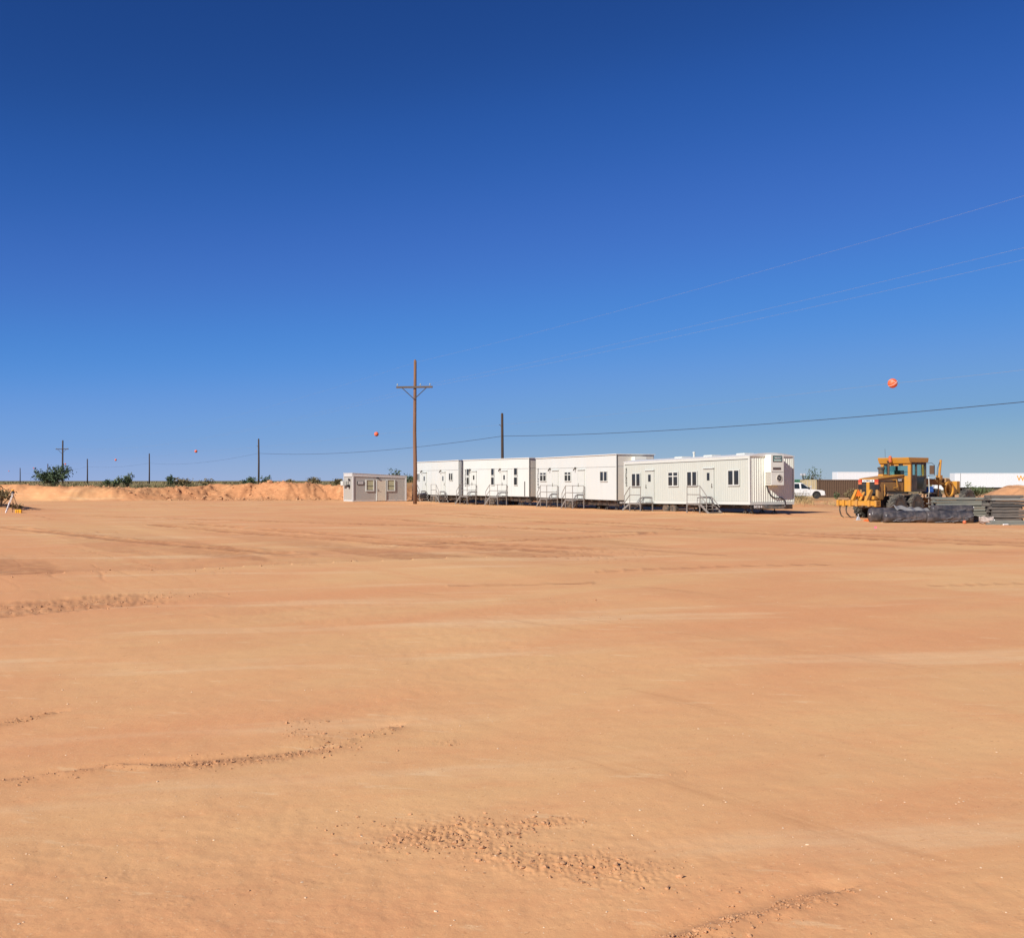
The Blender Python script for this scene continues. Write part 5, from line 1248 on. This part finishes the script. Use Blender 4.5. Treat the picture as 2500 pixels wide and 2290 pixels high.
for i, (px, w, h, lb, m) in enumerate((
    (262, 1.2, .75, 'small leafy bush, left one of the pair beside the left bank poles', 'leaf_mid'), (285, .9, 1.0, 'narrow upright leafy bush between the two left bank bushes', 'leaf_mid'), (312, 1.6, 1.25, 'leafy green bush with upright shoots just left of the bare pole', 'leaf_mid'),
    (415, 1.1, 1.1, 'small dark bush at the start of the dry brush, right of the left poles', 'leaf_dark'), (455, 3.0, .85, 'wide low straw coloured brush on the bank, left of the bank pole', 'leaf_olive'), (500, 1.6, .75, 'thin dry brush at the right end of the straw coloured brush', 'leaf_olive'),
    (606, 1.9, .95, 'dark green bush directly left of the bank pole', 'leaf_dark'), (650, 1.3, 1.05, 'dark green bush directly right of the bank pole', 'leaf_dark'),
    (705, 2.0, .7, 'low olive brush on the bank right of the bank pole', 'leaf_olive'), (765, 2.2, .9, 'low dry brush with thin twigs, midway to the container office', 'leaf_olive'), (828, 1.4, .85, 'dry brush beside the left end of the container office', 'leaf_olive'),
    (1006, 2.2, 1.35, 'dark shrub between the container office and the crossarm pole', 'leaf_dark'))):
    plant('bush', lb, 'bush', at(px, 114+i % 3), 114+i % 3, w, h+.28, int(120+210*w*(h+.2)), .11, M[m], 20+i, 10, BG)
plant('bush', 'dark leafy shrub showing over the roof of the container office, larger of two', 'bush', at(963, 118), 118, 1.5, 2.1, 420, .14, M['leaf_dark'], 51, 10, BG)
plant('bush', 'small shrub showing over the right end of the container office roof', 'bush', at(985, 119), 119, 1.3, 1.65, 260, .13, M['leaf_dark'], 52, 8, BG)
plant('tree', 'small bare looking grey tree behind the tan shipping container', 'tree', at(1981, 158), 158, 3.4, 4.3, 420, .16, M['leaf_dark'], 53, 14, None, z=-.5)
plant('bush', 'small green shrub in front of the rusty container, beside the ripper', 'bush', at(2078, 118), 118, 1.7, 1.25, 420, .10, M['leaf_olive'], 54, 10, None)
plant('bush', 'tiny green shrub standing against the middle of the rusty container', 'bush', at(2043, 130), 130, 1.0, 1.0, 160, .10, M['leaf_mid'], 55, 8, None)
for i, (px, w, h) in enumerate(((2378, 2.4, 1.7), (2392, 2.2, 1.5))):
    plant('bush', ['green bush just right of the grader front wheel', 'green bush in front of the orange lettered semi trailer, beside the dirt heap'][i], 'bush', at(px, 120+i*6), 120+i*6, w, h, 500, .13, M['leaf_mid'], 56+i, 10, None, z=-.1)
plant('bush', 'dry twiggy bush on the mound in front of the white truck', 'bush', at(1952, 73.6), 73.6, 1.6, .75, 200, .05, M['leaf_olive'], 60, 18, None)

def grass(name, n, xf, yf, hmin, hmax, wd, m, seed, label, clump=.5):
    rng = np.random.default_rng(seed); x, y = xf(rng, n), yf(rng, n)
    kk = fbm(x*.5, y*.5, 3, seed) > clump; x, y = x[kk], y[kk]; n = len(x)
    z = surface(x, y)[0]; h = rng.uniform(hmin, hmax, n); lx, ly = rng.normal(0, .35, n)*h, rng.normal(0, .35, n)*h; a = rng.uniform(0, 3.14, n)
    dx, dy = np.cos(a)*wd, np.sin(a)*wd
    v = np.stack([np.stack([x-dx, y-dy, z-.03], 1), np.stack([x+dx, y+dy, z-.03], 1), np.stack([x+lx, y+ly, z+h], 1)], 1).reshape(-1, 3)
    b = MB(); b.v = [tuple(p) for p in v]; b.f = [(3*i, 3*i+1, 3*i+2) for i in range(n)]
    o = b.build(name, m, None, recalc=False); tag(o, label, 'grass', None, 'stuff'); return o
grass('grass', 16000, lambda r, n: r.uniform(-68, 8, n), lambda r, n: TOE+5.5+r.exponential(9, n), .15, .6, .035, M['grass_olive'], 70, 'olive grass growing along the top of the cut bank', .42)
grass('grass', 6000, lambda r, n: r.uniform(-68, 8, n), lambda r, n: TOE+5.2+r.exponential(7, n), .2, .8, .02, M['grass_dry'], 71, 'dry straw coloured stalks along the top of the cut bank', .5)
grass('grass', 5200, lambda r, n: 20.3+r.normal(0, 2.2, n), lambda r, n: 74.2+r.normal(0, 1.0, n), .12, .55, .012, M['grass_dry'], 72, 'dry straw grass on the low mound in front of the white truck', .4)
grass('grass', 16000, lambda r, n: r.uniform(-400, 250, n), lambda r, n: r.uniform(170, 700, n), .25, .75, .3, M['grass_olive'], 73, 'far off scrub dotted over the plain up to the horizon', .52)
